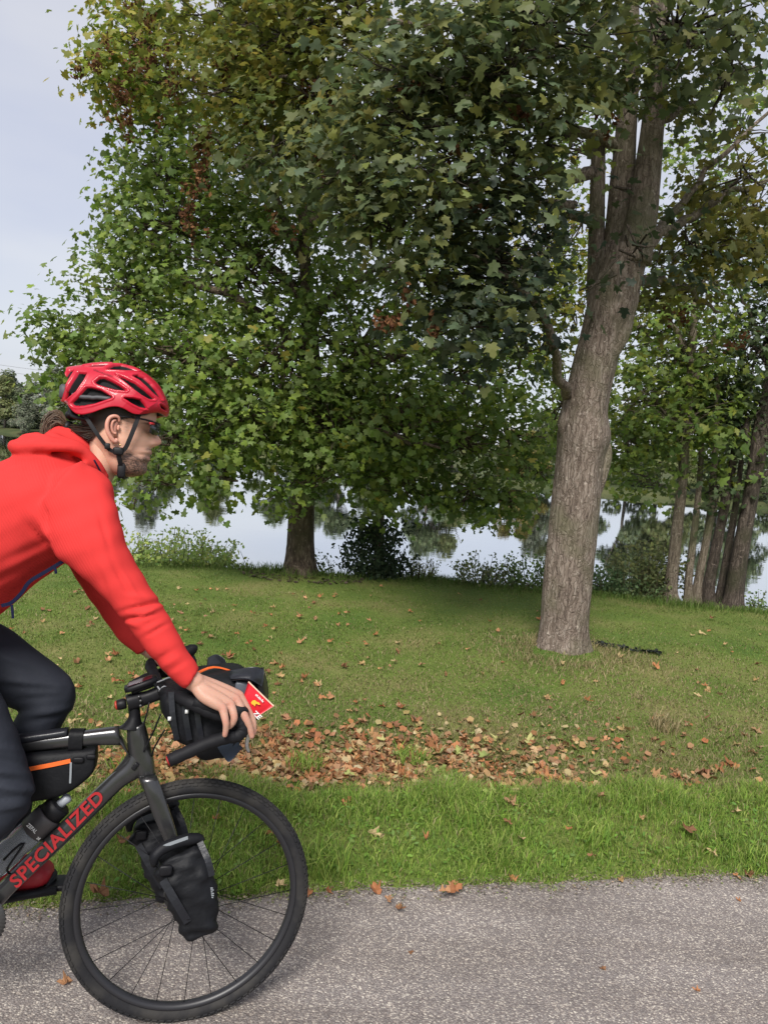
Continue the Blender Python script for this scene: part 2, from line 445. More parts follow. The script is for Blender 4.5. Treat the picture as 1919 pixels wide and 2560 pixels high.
CLUMP_F = np.array([(0, 1, 2), (0, 2, 3), (0, 3, 4)])

def frames(nrm, roll):
    """rotation matrices whose z is nrm and whose y is rolled about it"""
    z = nrm / (np.linalg.norm(nrm, axis=1)[:, None] + 1e-9)
    a = np.tile([0, 0, 1.0], (len(z), 1)); a[np.abs(z[:, 2]) > .95] = (1, 0, 0)
    x = np.cross(a, z); x /= np.linalg.norm(x, axis=1)[:, None]; y = np.cross(z, x)
    c, s = np.cos(roll)[:, None], np.sin(roll)[:, None]
    return np.stack([x * c + y * s, -x * s + y * c, z], -1)
def scatter(shape, faces, P, R, S, C):
    n, k = len(P), len(shape)
    if shape is LOBED:      # every leaf curls and narrows differently
        q = np.repeat(shape[None], n, 0); q[:, :, 2] *= rng.uniform(-.4, 3.0, (n, 1)); q[:, :, 0] *= rng.uniform(.72, 1.1, (n, 1)); q[:, :, 2] += rng.normal(size=(n, 1)) * .35 * q[:, :, 0] * q[:, :, 1]
        V = np.einsum('nij,nkj->nki', R, q) * S[:, None, None] + P[:, None, :]
    else: V = np.einsum('nij,kj->nki', R, shape) * S[:, None, None] + P[:, None, :]
    F = (faces[None] + (np.arange(n) * k)[:, None, None]).reshape(-1, 3)
    return V.reshape(-1, 3), F, np.repeat(C, k, axis=0)
def pick(pal, n, w=None):
    pal = np.array(pal); c = pal[rng.choice(len(pal), n, p=w)]
    return np.clip(c * rng.uniform(.75, 1.25, (n, 1)) * rng.uniform(.92, 1.08, (n, 3)), 0, 1)

m_leaf = material("leaf_green", attr=True, rough=.55, spec=.35, trans=.5)
m_leaf2 = material("leaf_small", attr=True, rough=.6, spec=.25, trans=.45)
def leaf_obj_mat(name, cols): return material(name, rough=.55, spec=.35, trans=.42, rand=cols)
def lobed_mesh(name, mat):
    me = bpy.data.meshes.new(name); me.from_pydata([tuple(map(float, v)) for v in LOBED], [], [tuple(map(int, f)) for f in LOBED_F]); me.materials.append(mat); return me

def leaf_cloud(blobs, leaf, per_clump=(12, 22), spread=.24, up=.55, dens=1.0):
    """blobs: (px,py,rx,ry,depth,rdepth,count,palette index); returns leaf centres, normals, palette ids, clump centres"""
    P, N, K, CL = [], [], [], []
    for (px, py, rx, ry, dep, rd, cnt, pi) in blobs:
        c = at_depth(px, py, dep); k = dep / FOC * 1.02
        cnt = int(cnt * dens); nc = max(3, int(cnt / np.mean(per_clump)))
        d = rng.normal(size=(nc, 3)); d /= np.linalg.norm(d, axis=1)[:, None]
        r = rng.uniform(.25, 1, nc) ** .45
        q = c + d * r[:, None] * np.array([rx * k, rd, ry * k])
        for cc, dd in zip(q, d):
            m = rng.integers(*per_clump)
            ax = dd * .8 + rng.normal(size=3) * .5 + np.array([0, 0, -.15]); ax /= np.linalg.norm(ax)
            t = rng.uniform(-.6, 1, m)[:, None]
            pp = cc + ax * t * spread * 1.2 + rng.normal(size=(m, 3)) * spread * np.array([.5, .5, .32])
            nn = np.array([0, 0, up]) + (pp - cc) / spread * .35 + dd * .25 + rng.normal(size=(m, 3)) * .42
            P.append(pp); N.append(nn); K.append(np.full(m, pi)); CL.append((cc, c))
    return np.vstack(P), np.vstack(N), np.concatenate(K), CL

def build_crown(tree, blobs, pals, size, per_clump, spread, n_obj, dens=1.0, shape=LOBED, faces=LOBED_F, obj_cols=None, mat=None, up=.55, keep=None):
    P, N, K, CL = leaf_cloud(blobs, size, per_clump, spread, up, dens)
    ok = (P[:, 2] > .35) & ~((np.hypot(P[:, 0] + .3, P[:, 1] - 2.0) < 2.3))
    if keep is not None: ok &= keep(P)
    P, N, K = P[ok], N[ok], K[ok]
    n = len(P); C = np.empty((n, 3))
    for i, pal in enumerate(pals):
        s = K == i
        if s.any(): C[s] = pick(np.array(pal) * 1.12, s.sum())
    R = frames(N, rng.uniform(0, 2 * np.pi, n)); S = size * rng.uniform(.5, 1.3, n)
    # the leaves that show largest in the photograph become parts of their own
    x, y = project(P); inside = (x > 0) & (x < PW) & (y > 0) & (y < PH)
    vis = np.where(inside, S / np.linalg.norm(P - CAM, axis=1), 0)
    idx = np.argsort(-vis)[:n_obj]; rest = np.ones(n, bool); rest[idx] = False
    V, F, CC = scatter(shape, faces, P[rest], R[rest], S[rest], C[rest])
    cr = mesh_obj("crown", V, F, mat or m_leaf, tree, smooth=False, colors=CC); tag(cr, kind="stuff")
    if n_obj:
        me = lobed_mesh("leaf", leaf_obj_mat("single_leaf", obj_cols))
        for i in idx:
            o = bpy.data.objects.new("leaf", me)
            m = Matrix.Identity(4)
            for a in range(3):
                for b_ in range(3): m[a][b_] = R[i][a][b_] * S[i]
                m[a][3] = P[i][a]
            COL.objects.link(o); o.parent = cr; o.matrix_parent_inverse = (Matrix.Translation(tree.location).inverted().inverted() @ Matrix.Identity(4)).inverted() @ Matrix.Translation(tree.location) if False else Matrix.Identity(4)
            o.matrix_basis = m
    return cr, CL

def bark(name, base, light, dark, scale=14., stretch=.16, bump=.8):
    m, nt, b, lk = nodes_of(name, .9, .2)
    tc = nt.nodes.new("ShaderNodeTexCoord").outputs['Object']
    mp = nt.nodes.new("ShaderNodeMapping"); mp.inputs['Scale'].default_value = (1, 1, stretch); lk(tc, mp.inputs[0])
    n1 = noise(nt, mp.outputs[0], scale * 3.2, 6, .65)
    vo = nt.nodes.new("ShaderNodeTexVoronoi"); vo.feature = 'DISTANCE_TO_EDGE'; vo.inputs['Scale'].default_value = scale * 2.6
    ws = mixc(nt, .07, mp.outputs[0], noise(nt, tc, 14, 4).outputs['Color']); lk(ws, vo.inputs['Vector'])
    r0 = ramp(nt, [(.3, dark), (.5, base), (.72, light)]); lk(n1.outputs[0], r0.inputs[0])
    rv = ramp(nt, [(0, (.55, .52, .5)), (.16, (1, 1, 1))]); lk(vo.outputs['Distance'], rv.inputs[0])
    c = mixc(nt, .75, r0.outputs[0], rv.outputs[0], 'MULTIPLY')
    rl = ramp(nt, [(.58, (0, 0, 0)), (.70, (1, 1, 1))]); lk(noise(nt, tc, 26, 5, .7).outputs[0], rl.inputs[0])
    c = mixc(nt, rl.outputs[0], c, tuple(min(1, v * 1.35) for v in light))
    rg = ramp(nt, [(.46, (0, 0, 0)), (.70, (.85, .85, .85))]); lk(noise(nt, tc, 3.1, 4).outputs[0], rg.inputs[0])
    c = mixc(nt, rg.outputs[0], c, (base[0] * .62, base[1] * .75, base[2] * .55))
    lk(c, b.inputs['Base Color'])
    h = nt.nodes.new("ShaderNodeMath"); h.operation = 'ADD'; lk(rv.outputs[0], h.inputs[0]); lk(n1.outputs[0], h.inputs[1])
    bp = nt.nodes.new("ShaderNodeBump"); bp.inputs['Strength'].default_value = bump; bp.inputs['Distance'].default_value = .014
    lk(h.outputs[0], bp.inputs['Height']); lk(bp.outputs[0], b.inputs['Normal'])
    return m
m_bark_maple = bark("maple_bark", (.19, .15, .122), (.31, .265, .225), (.088, .067, .055))
m_bark_plane = bark("plane_bark", (.115, .085, .062), (.26, .21, .15), (.05, .038, .03), 8., .3)
m_bark_grey = bark("grey_bark", (.19, .155, .115), (.30, .255, .20), (.09, .07, .055), 14.)
m_bark_dark = bark("dark_bark", (.075, .06, .048), (.15, .12, .10), (.035, .028, .025), 14.)

def trunk_tube(mb, pts, dep, seg=26, n=None, rough=.035, flare=None):
    """pts: (left px, right px, y px) along the stem seen at world depth dep (or per-point depth as 4th value)"""
    Q = []
    for p in pts:
        d = p[3] if len(p) > 3 else dep
        a, b_ = at_depth(p[0], p[2], d), at_depth(p[1], p[2], d)
        Q.append((*((a + b_) / 2), np.linalg.norm(a - b_) / 2 * .95))
    Q = resample(Q, n or len(pts) * 5)
    th = np.linspace(0, 2 * np.pi, seg, endpoint=False); R = []
    ph = rng.uniform(0, 6, 4)
    for i, q in enumerate(Q):
        z = q[2]; w = 1 + rough * (np.sin(3 * th + ph[0] + z * 1.3) + .7 * np.sin(5 * th + ph[1] - z * 2.1) + .5 * np.sin(9 * th + ph[2] + z * 5)) + rng.normal(size=seg) * rough * .22
        if flare is not None: w = w + flare[0] * np.exp(-(z - flare[2]) / flare[1]) * (.7 + .5 * np.cos(5 * th + ph[3]))
        R.append(np.stack([q[0] + q[3] * w * np.cos(th), q[1] + q[3] * w * np.sin(th), np.full(seg, z)], -1))
    return mb.rings(R)
def limb(mb, P, r, seg=8, n=10, wob=.03):
    Q = resample(P, n); Q[1:-1] += rng.normal(size=(n - 2, 3)) * wob
    return mb.tube(Q, np.linspace(r[0], r[1], n), seg)
def twigs(name, tree, CL, mat, frac=.6, r=.007):
    mb = MB()
    for cc, c in CL:
        if rng.random() > frac: continue
        mid = (cc + c) / 2 + rng.normal(size=3) * .06 + np.array([0, 0, -.03])
        Q = resample([c + rng.normal(size=3) * .08, mid, cc], 5)
        mb.tube(Q, np.linspace(r * 1.6, r * .35, 5), 4, cap=False)
    return tag(mb.build(name, mat, tree), kind="stuff")

# palettes
G_PLANE = [(.165, .235, .042), (.125, .19, .036), (.095, .145, .032), (.21, .275, .046), (.14, .205, .058), (.17, .22, .07)]
G_PLANE_Y = [(.23, .27, .04), (.26, .27, .045), (.17, .225, .038), (.31, .26, .045), (.14, .19, .035)]
G_MAPLE = [(.095, .122, .046), (.13, .155, .062), (.078, .105, .044), (.155, .168, .055), (.115, .148, .08), (.165, .172, .046)]
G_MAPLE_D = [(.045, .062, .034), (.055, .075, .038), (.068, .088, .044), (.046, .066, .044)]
G_MAPLE_Y = [(.185, .185, .034), (.15, .165, .034), (.205, .185, .036), (.105, .125, .03), (.13, .16, .036)]
G_OLIVE = [(.125, .128, .032), (.16, .155, .034), (.10, .105, .03), (.185, .17, .036)]
G_RIGHT = [(.15, .215, .05), (.195, .265, .055), (.115, .17, .046), (.24, .285, .05)]
G_DARK = [(.065, .095, .04), (.08, .115, .048), (.10, .135, .055)]
AUT = [(.30, .17, .02), (.34, .13, .03), (.26, .20, .03)]

# ------------------------------------------------------------------ front maple
maple = empty("maple_tree", (1.53, 5.95, 0)); tag(maple, "tall maple with a leaning grey-brown trunk standing closest to the path", "tree")
mb = MB()
D = 5.95
trunk_tube(mb, [(1318, 1492, 1672), (1338, 1476, 1640), (1350, 1470, 1560), (1356, 1482, 1450), (1366, 1492, 1350), (1376, 1502, 1250), (1388, 1512, 1150), (1392, 1528, 1090),
                (1404, 1520, 1030), (1416, 1528, 970), (1432, 1545, 900), (1448, 1562, 840), (1462, 1590, 780), (1478, 1605, 700), (1500, 1625, 620)], D, seg=40, n=90, rough=.03, flare=(.40, .12, .02))
trunk_tube(mb, [(1455, 1560, 860), (1464, 1545, 800), (1466, 1520, 700), (1470, 1512, 560), (1474, 1512, 420), (1480, 1510, 330)], D + .12, seg=18, rough=.04)
trunk_tube(mb, [(1500, 1600, 700), (1508, 1590, 600), (1520, 1588, 480), (1535, 1590, 350), (1545, 1595, 250), (1555, 1598, 100), (1560, 1590, -150)], D + .05, seg=20, rough=.03)
trunk_tube(mb, [(1530, 1625, 660), (1555, 1640, 560), (1578, 1650, 450), (1598, 1658, 330), (1612, 1665, 220), (1622, 1668, 100), (1630, 1668, -150)], D - .06, seg=20, rough=.03)
trunk_tube(mb, [(1525, 1535, 905), (1522, 1558, 870), (1535, 1576, 830), (1548, 1582, 800), (1558, 1583, 778), (1568, 1578, 765)], D - .09, seg=14, rough=.06)       # broken stub
trunk_tube(mb, [(1405, 1425, 1110), (1392, 1435, 1070), (1396, 1432, 1040), (1408, 1430, 1000), (1420, 1430, 965)], D - .03, seg=14, rough=.05)                          # burls
trunk_tube(mb, [(1485, 1500, 1240), (1488, 1518, 1190), (1496, 1528, 1150), (1504, 1528, 1120), (1510, 1518, 1090)], D - .02, seg=14, rough=.05)
for a in ([(1480, 560, 6.0), (1400, 520, 5.8), (1330, 500, 5.6), (1200, 470, 5.3), (1050, 430, 5.1)],
          [(1478, 430, 6.0), (1420, 440, 5.7), (1300, 380, 5.5), (1100, 300, 5.2)],
          [(1420, 1000, 6.0), (1395, 930, 5.6), (1370, 800, 5.3), (1280, 700, 5.1), (1180, 640, 5.0)],
          [(1600, 640, 6.0), (1690, 520, 6.2), (1790, 400, 6.3), (1960, 230, 6.4)],
          [(1620, 600, 6.0), (1740, 530, 6.3), (1850, 470, 6.4), (2020, 420, 6.6)],
          [(1640, 300, 5.9), (1750, 250, 6.1), (1850, 180, 6.3), (2000, 150, 6.4)],
          [(1560, 250, 6.0), (1400, 120, 5.8), (1150, 60, 5.8), (800, 60, 6.4), (560, 60, 6.9)],
          [(1560, 380, 6.0), (1350, 300, 6.0), (1000, 170, 6.3), (700, 190, 6.8), (450, 260, 7.2)],
          [(1600, 700, 6.1), (1700, 720, 6.6), (1800, 780, 6.9)]):
    limb(mb, [at_depth(*q) for q in a], (.045, .010), 9, 14, .02)
mb.build("trunk", m_bark_maple, maple)
MB_BLOBS = [  # px, py, rx, ry, depth, rdepth, count, palette
    (1320, 60, 330, 130, 5.1, .8, 700, 0), (1250, 190, 230, 110, 4.9, .6, 420, 0), (1050, 200, 240, 130, 5.3, .7, 520, 0), (1050, 330, 200, 130, 5.2, .6, 420, 0),
    (900, 440, 190, 110, 5.4, .6, 380, 0), (1120, 470, 200, 110, 5.0, .6, 420, 0), (960, 560, 130, 70, 5.2, .4, 160, 0), (1280, 420, 130, 90, 5.1, .5, 200, 0),
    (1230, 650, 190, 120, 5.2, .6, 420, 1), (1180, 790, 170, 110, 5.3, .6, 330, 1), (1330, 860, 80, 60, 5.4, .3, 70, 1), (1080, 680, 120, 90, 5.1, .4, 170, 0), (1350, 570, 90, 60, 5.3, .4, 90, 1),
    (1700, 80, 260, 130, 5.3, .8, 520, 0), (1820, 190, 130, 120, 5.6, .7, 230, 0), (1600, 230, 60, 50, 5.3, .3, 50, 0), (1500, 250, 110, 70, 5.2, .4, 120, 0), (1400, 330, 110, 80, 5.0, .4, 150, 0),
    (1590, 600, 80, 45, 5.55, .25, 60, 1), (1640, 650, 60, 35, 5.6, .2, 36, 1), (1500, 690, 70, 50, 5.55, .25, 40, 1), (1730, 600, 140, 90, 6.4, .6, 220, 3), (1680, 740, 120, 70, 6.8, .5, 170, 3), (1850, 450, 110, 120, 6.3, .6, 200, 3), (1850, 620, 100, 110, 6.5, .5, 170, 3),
    (760, 100, 230, 120, 6.6, .8, 620, 2), (590, 60, 180, 110, 7.2, .8, 480, 2), (620, 230, 190, 110, 6.9, .7, 480, 2), (820, 260, 170, 110, 6.3, .6, 380, 2),
    (720, 380, 150, 100, 6.3, .6, 320, 0), (900, 40, 240, 120, 6.2, .7, 420, 2),
    (1560, 480, 60, 30, 5.5, .2, 14, 1),
    (1500, -260, 700, 200, 5.8, 1.5, 700, 0), (700, -250, 500, 180, 6.5, 1.2, 500, 2)]
def keep_maple(P):
    x, y = project(P)      # leave the photographed trunk window open in front of the stems
    front = P[:, 1] < 5.95
    return ~(front & (x > 1420) & (x < 1665) & (y > 285) & (y < 1100) & (rng.random(len(P)) > .3))
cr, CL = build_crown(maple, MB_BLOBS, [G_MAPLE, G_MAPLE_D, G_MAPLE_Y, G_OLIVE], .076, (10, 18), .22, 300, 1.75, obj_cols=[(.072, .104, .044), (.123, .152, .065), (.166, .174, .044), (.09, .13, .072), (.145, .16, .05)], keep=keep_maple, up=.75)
twigs("twig", maple, CL, m_bark_dark, .5, .006)
# hanging bunches of brown winged seeds
m_seed = material("seed_brown", attr=True, rough=.8, spec=.1, trans=.2)
for (px, py, w, h, dep, n) in [(505, 380, 18, 60, 6.9, 150), (300, 300, 18, 40, 7.3, 90), (610, 120, 22, 50, 6.8, 110), (700, 220, 20, 50, 6.5, 100), (400, 120, 22, 60, 7.1, 120), (880, 380, 18, 36, 5.9, 60), (780, 420, 18, 40, 6.0, 70), (1010, 230, 18, 34, 5.1, 45), (490, 500, 16, 45, 6.9, 90), (1290, 300, 20, 30, 5.0, 40), (492, 440, 20, 75, 6.9, 170), (330, 150, 26, 60, 7.3, 150), (290, 240, 26, 50, 7.3, 120), (345, 50, 20, 50, 7.2, 90), (560, 180, 22, 60, 6.9, 110), (640, 330, 16, 40, 6.7, 70), (780, 250, 20, 40, 6.3, 70),
                               (990, 790, 22, 60, 4.9, 110), (1080, 820, 16, 45, 4.95, 80), (850, 270, 18, 36, 6.2, 60), (1120, 380, 20, 34, 5.0, 40), (1180, 520, 18, 30, 5.0, 40), (1500, 330, 18, 30, 5.3, 36), (690, 560, 16, 30, 6.2, 50), (440, 220, 18, 50, 7.1, 90), (230, 170, 18, 36, 7.4, 60),
                               (1690, 780, 20, 30, 6.7, 50), (1850, 870, 26, 36, 6.7, 60), (480, 560, 14, 40, 6.9, 70)]:
    c = at_depth(px, py, dep); k = dep / FOC; sub_ = rng.normal(size=(7, 3)) * np.array([w * k * 1.1, w * k * 1.1, h * k * .5])
    P = c + sub_[rng.integers(0, 7, n)] + rng.normal(size=(n, 3)) * np.array([w * k * .32, w * k * .32, h * k * .22])
    V, F, C = scatter(DIAM, DIAM_F, P, frames(rng.normal(size=(n, 3)) + np.array([0, -.4, 0]), rng.uniform(0, 6.28, n)), rng.uniform(.032, .056, n), pick([(.12, .055, .026), (.075, .034, .018), (.17, .085, .04)], n))
    tag(mesh_obj("seed_bunch", V, F, m_seed, maple, smooth=False, colors=C), "hanging bunch of brown winged seeds", kind="stuff")

# ------------------------------------------------------------------ plane tree on the lawn by the water
plane = empty("plane_tree", (-.86, 8.5, 0)); tag(plane, "broad plane tree with dark trunk and spreading green crown by the lake edge", "tree")
mb = MB(); D = 8.5
trunk_tube(mb, [(686, 812, 1462), (704, 796, 1440), (712, 790, 1400), (718, 787, 1340), (722, 788, 1260), (726, 792, 1180), (738, 800, 1100), (748, 804, 1000), (752, 800, 900), (750, 790, 780), (748, 778, 650), (745, 770, 500), (745, 762, 300), (744, 756, 100)], D, seg=30, n=70, rough=.04, flare=(.4, .10, .03))
for a in ([(775, 1080, 8.5), (700, 1000, 8.2), (560, 900, 7.9), (380, 880, 7.8), (200, 900, 8.0)], [(775, 1000, 8.5), (880, 930, 8.2), (1020, 880, 8.0), (1200, 860, 8.2)],
          [(770, 900, 8.5), (650, 780, 8.2), (450, 700, 8.2), (280, 720, 8.6)], [(765, 800, 8.5), (900, 700, 8.8), (1080, 620, 9.2)], [(765, 760, 8.5), (600, 600, 8.8), (420, 480, 9.0)],
          [(760, 650, 8.5), (650, 450, 8.6), (480, 300, 8.8)], [(760, 600, 8.5), (880, 420, 8.6), (1000, 260, 8.8)], [(775, 1050, 8.5), (850, 1050, 7.8), (960, 1080, 7.4), (1100, 1120, 7.4)], [(770, 1090, 8.5), (640, 1090, 7.8), (480, 1090, 7.5)], [(770, 1000, 8.5), (760, 900, 9.4), (780, 820, 10.2)]):
    limb(mb, [at_depth(*q) for q in a], (.07, .014), 9, 14, .03)
mb.build("trunk", m_bark_plane, plane)
PL_BLOBS = [
    (350, 110, 130, 110, 8.6, .8, 560, 1), (310, 240, 90, 90, 8.5, .7, 360, 1), (420, 200, 170, 130, 8.6, .9, 620, 1), (420, 420, 110, 120, 8.6, .8, 440, 0), (560, 360, 190, 150, 8.6, 1.0, 750, 0), (380, 590, 100, 120, 8.6, .9, 540, 0),
    (450, 560, 200, 150, 8.5, 1.0, 900, 0), (350, 740, 140, 100, 8.4, 1.0, 700, 0), (190, 860, 85, 80, 8.4, .8, 480, 0), (180, 980, 90, 70, 8.4, .7, 330, 0), (330, 930, 160, 120, 8.1, .9, 700, 0), (600, 680, 230, 170, 8.3, 1.1, 1100, 0),
    (500, 900, 210, 130, 7.8, .9, 900, 0), (700, 900, 220, 150, 7.8, 1.0, 1050, 0), (620, 1050, 190, 100, 7.6, .8, 800, 0), (450, 1090, 130, 80, 7.7, .7, 420, 0), (400, 1190, 80, 60, 7.7, .4, 150, 0), (330, 1250, 40, 30, 7.8, .2, 36, 0), (560, 1190, 110, 55, 7.6, .5, 240, 0), (690, 1230, 45, 45, 7.7, .3, 70, 0), (800, 1180, 80, 80, 7.6, .5, 190, 0),
    (830, 1060, 180, 100, 7.7, .8, 760, 0), (900, 870, 220, 170, 8.2, 1.1, 1000, 0), (980, 1040, 180, 110, 7.8, .8, 700, 0), (1000, 1190, 150, 70, 7.9, .6, 380, 0), (1150, 1100, 150, 100, 8.0, .8, 520, 0), (1180, 1220, 120, 50, 8.0, .5, 240, 0), (1270, 1250, 70, 45, 8.0, .4, 120, 0),
    (1150, 950, 180, 130, 8.3, 1.0, 700, 0), (1000, 680, 220, 170, 8.8, 1.1, 850, 0), (850, 560, 220, 170, 8.8, 1.2, 600, 0), (1250, 800, 180, 150, 8.8, 1.0, 520, 1), (1350, 620, 140, 170, 9.2, 1.0, 430, 1), (700, 420, 190, 150, 8.8, 1.1, 620, 1), (1000, 420, 220, 180, 9.2, 1.2, 380, 0), (800, 180, 260, 170, 9.0, 1.2, 700, 1), (1150, 250, 220, 180, 9.4, 1.2, 260, 0), (540, 60, 200, 140, 8.8, 1.0, 520, 1),
    (1400, 1000, 90, 120, 9.2, .8, 300, 0), (1270, 1090, 120, 90, 8.6, .7, 420, 0), (1330, 1180, 70, 70, 8.6, .5, 200, 0), (1060, 1230, 110, 50, 8.2, .5, 220, 0), (1430, 780, 90, 110, 9.0, .7, 260, 1), (1440, 560, 80, 110, 9.2, .7, 220, 1), (1440, 380, 80, 100, 9.2, .6, 180, 0)]
cr, CL = build_crown(plane, PL_BLOBS, [G_PLANE, G_PLANE_Y], .074, (13, 22), .22, 300, 1.85, obj_cols=[(.165, .235, .042), (.125, .19, .04), (.21, .275, .046), (.10, .15, .034), (.30, .26, .045)])
twigs("twig", plane, CL, m_bark_plane, .55, .007)
# bare bark-chip ring at its foot
m_chips = material("dark_mulch", (.055, .04, .03), .95, spec=.1, col2=(.12, .095, .07), vscale=40, bump=1, bscale=60)
n = 260; a = rng.uniform(0, 6.28, n); r = .2 + .32 * np.sqrt(rng.random(n)); X = -.86 + r * np.cos(a) * 1.35; Y = 8.36 + r * np.sin(a) * .8
V, F, C = scatter(CLUMP, CLUMP_F, np.column_stack([X, Y, ground_z(X, Y) + .012]), frames(np.column_stack([rng.normal(size=(n, 2)) * .3, np.ones(n)]), rng.uniform(0, 6.28, n)), rng.uniform(.02, .05, n), np.ones((n, 3)))
tag(mesh_obj("bark_mulch", V, F, m_chips, smooth=False), "ring of dark mulch around the foot of the plane tree", "mulch", kind="stuff")

# ------------------------------------------------------------------ ivy-clad slim tree
def small_tree(name, label, base, stems, mat, blobs, pals, size, pc, spread, n_obj=0, shape=LOBED, faces=LOBED_F, dens=1.0, limbs=(), obj_cols=None, D=8.8, frac=.5):
    t = empty(name, base); tag(t, label, "tree")
    mb = MB()
    for st in stems: trunk_tube(mb, st, D, seg=18, rough=.05, flare=(.25, .08, .03))
    for a in limbs: limb(mb, [at_depth(*q) for q in a], (.035, .008), 7, 10, .03)
    mb.build("trunk", mat, t)
    cr, CL = build_crown(t, blobs, pals, size, pc, spread, n_obj, dens, shape, faces, obj_cols, m_leaf if shape is LOBED else m_leaf2)
    twigs("twig", t, CL, mat, frac, .006)
    return t
ivy = small_tree("slim_tree", "slim tree with its trunk foot wrapped in dark ivy at the bank", (0, 8.85, 0),
    [[(932, 968, 1462), (935, 962, 1400), (936, 960, 1320), (938, 962, 1220), (940, 962, 1120), (944, 962, 1000), (946, 960, 880)]], m_bark_grey,
    [(950, 1130, 110, 80, 8.85, .6, 300, 0), (930, 1230, 70, 60, 8.8, .4, 150, 0), (960, 1000, 120, 90, 8.9, .6, 260, 0), (870, 1190, 60, 50, 8.9, .3, 80, 0)], [G_PLANE], .085, (8, 14), .2, dens=1.4, D=8.85,
    limbs=([(950, 1150, 8.85), (900, 1180, 8.8), (850, 1190, 8.8)], [(950, 1100, 8.85), (1010, 1060, 8.8), (1050, 1030, 8.8)]))
def ivy_cloud(name, blobs, pal, size, parent, label=None):
    P, N, K, CL = leaf_cloud(blobs, size, (14, 26), .13, .3)
    N[:, 1] -= .4
    V, F, C = scatter(OVAL, OVAL_F, P, frames(N, rng.uniform(0, 6.28, len(P))), size * rng.uniform(.6, 1.3, len(P)), pick(pal, len(P)))
    o = mesh_obj(name, V, F, m_leaf2, parent, smooth=False, colors=C); tag(o, label, kind="stuff"); return o
ivy_cloud("ivy", [(925, 1400, 62, 48, 8.75, .32, 1500, 0), (960, 1350, 50, 50, 8.8, .3, 900, 0), (900, 1340, 36, 36, 8.8, .25, 420, 0), (990, 1420, 32, 30, 8.8, .22, 420, 0), (945, 1440, 60, 16, 8.7, .3, 400, 0)], [(.028, .05, .022), (.04, .065, .03), (.055, .08, .035)], .055, ivy, "dark ivy bush around the slim trunk")

# ------------------------------------------------------------------ trees on the right of the bank
t1 = small_tree("bank_tree", "pale grey-barked tree leaning towards the bigger dark trunk on the bank", (3.5, 8.9, 0),
    [[(1654, 1700, 1512), (1660, 1692, 1470), (1668, 1698, 1400), (1678, 1706, 1320), (1688, 1714, 1240), (1700, 1722, 1120), (1712, 1732, 980), (1724, 1742, 800), (1735, 1748, 600)]], m_bark_grey,
    [(1620, 1000, 130, 120, 9.2, .8, 620, 0), (1560, 1100, 80, 90, 9.3, .6, 330, 0), (1700, 880, 150, 130, 9.2, .9, 720, 0), (1620, 1190, 110, 60, 9.2, .6, 240, 0), (1720, 1050, 120, 100, 8.9, .7, 480, 0), (1600, 820, 100, 90, 9.5, .7, 330, 0), (1760, 720, 130, 110, 9.2, .8, 420, 0)], [G_RIGHT], .074, (10, 18), .22, n_obj=120, dens=1.7, D=8.9,
    obj_cols=[(.123, .196, .046), (.16, .24, .05), (.20, .26, .044)],
    limbs=([(1705, 1080, 8.9), (1640, 1020, 9.1), (1580, 960, 9.3)], [(1715, 960, 8.9), (1780, 850, 9.0), (1840, 780, 9.0)], [(1720, 880, 8.9), (1660, 780, 9.2), (1600, 720, 9.4)]))
t2 = small_tree("forked_tree", "slender pale tree with two stems forking from its foot on the bank", (3.78, 8.95, 0),
    [[(1706, 1732, 1515), (1710, 1730, 1450), (1720, 1738, 1370), (1732, 1748, 1280), (1742, 1756, 1180), (1750, 1762, 1060)], [(1722, 1750, 1516), (1736, 1758, 1440), (1752, 1772, 1360), (1764, 1784, 1290), (1772, 1790, 1200), (1780, 1796, 1080), (1788, 1800, 940)]], m_bark_grey,
    [(1780, 1080, 90, 80, 9.1, .5, 260, 0), (1760, 960, 90, 80, 9.2, .5, 260, 0), (1800, 1180, 60, 50, 9.1, .4, 130, 0)], [G_RIGHT], .11, (8, 14), .2, D=8.95)
t3 = small_tree("leaning_tree", "dark tree leaning away behind the forked one on the bank", (3.95, 9.0, 0),
    [[(1748, 1790, 1520), (1756, 1786, 1460), (1772, 1800, 1380), (1790, 1814, 1300), (1808, 1830, 1220), (1826, 1844, 1120), (1840, 1854, 1000)], [(1780, 1808, 1522), (1796, 1818, 1440), (1814, 1832, 1350), (1830, 1846, 1260), (1846, 1858, 1150)]], m_bark_dark,
    [(1840, 1050, 70, 80, 9.3, .5, 220, 0), (1800, 1000, 80, 80, 9.4, .5, 220, 0)], [G_DARK], .11, (8, 14), .2, D=9.0)
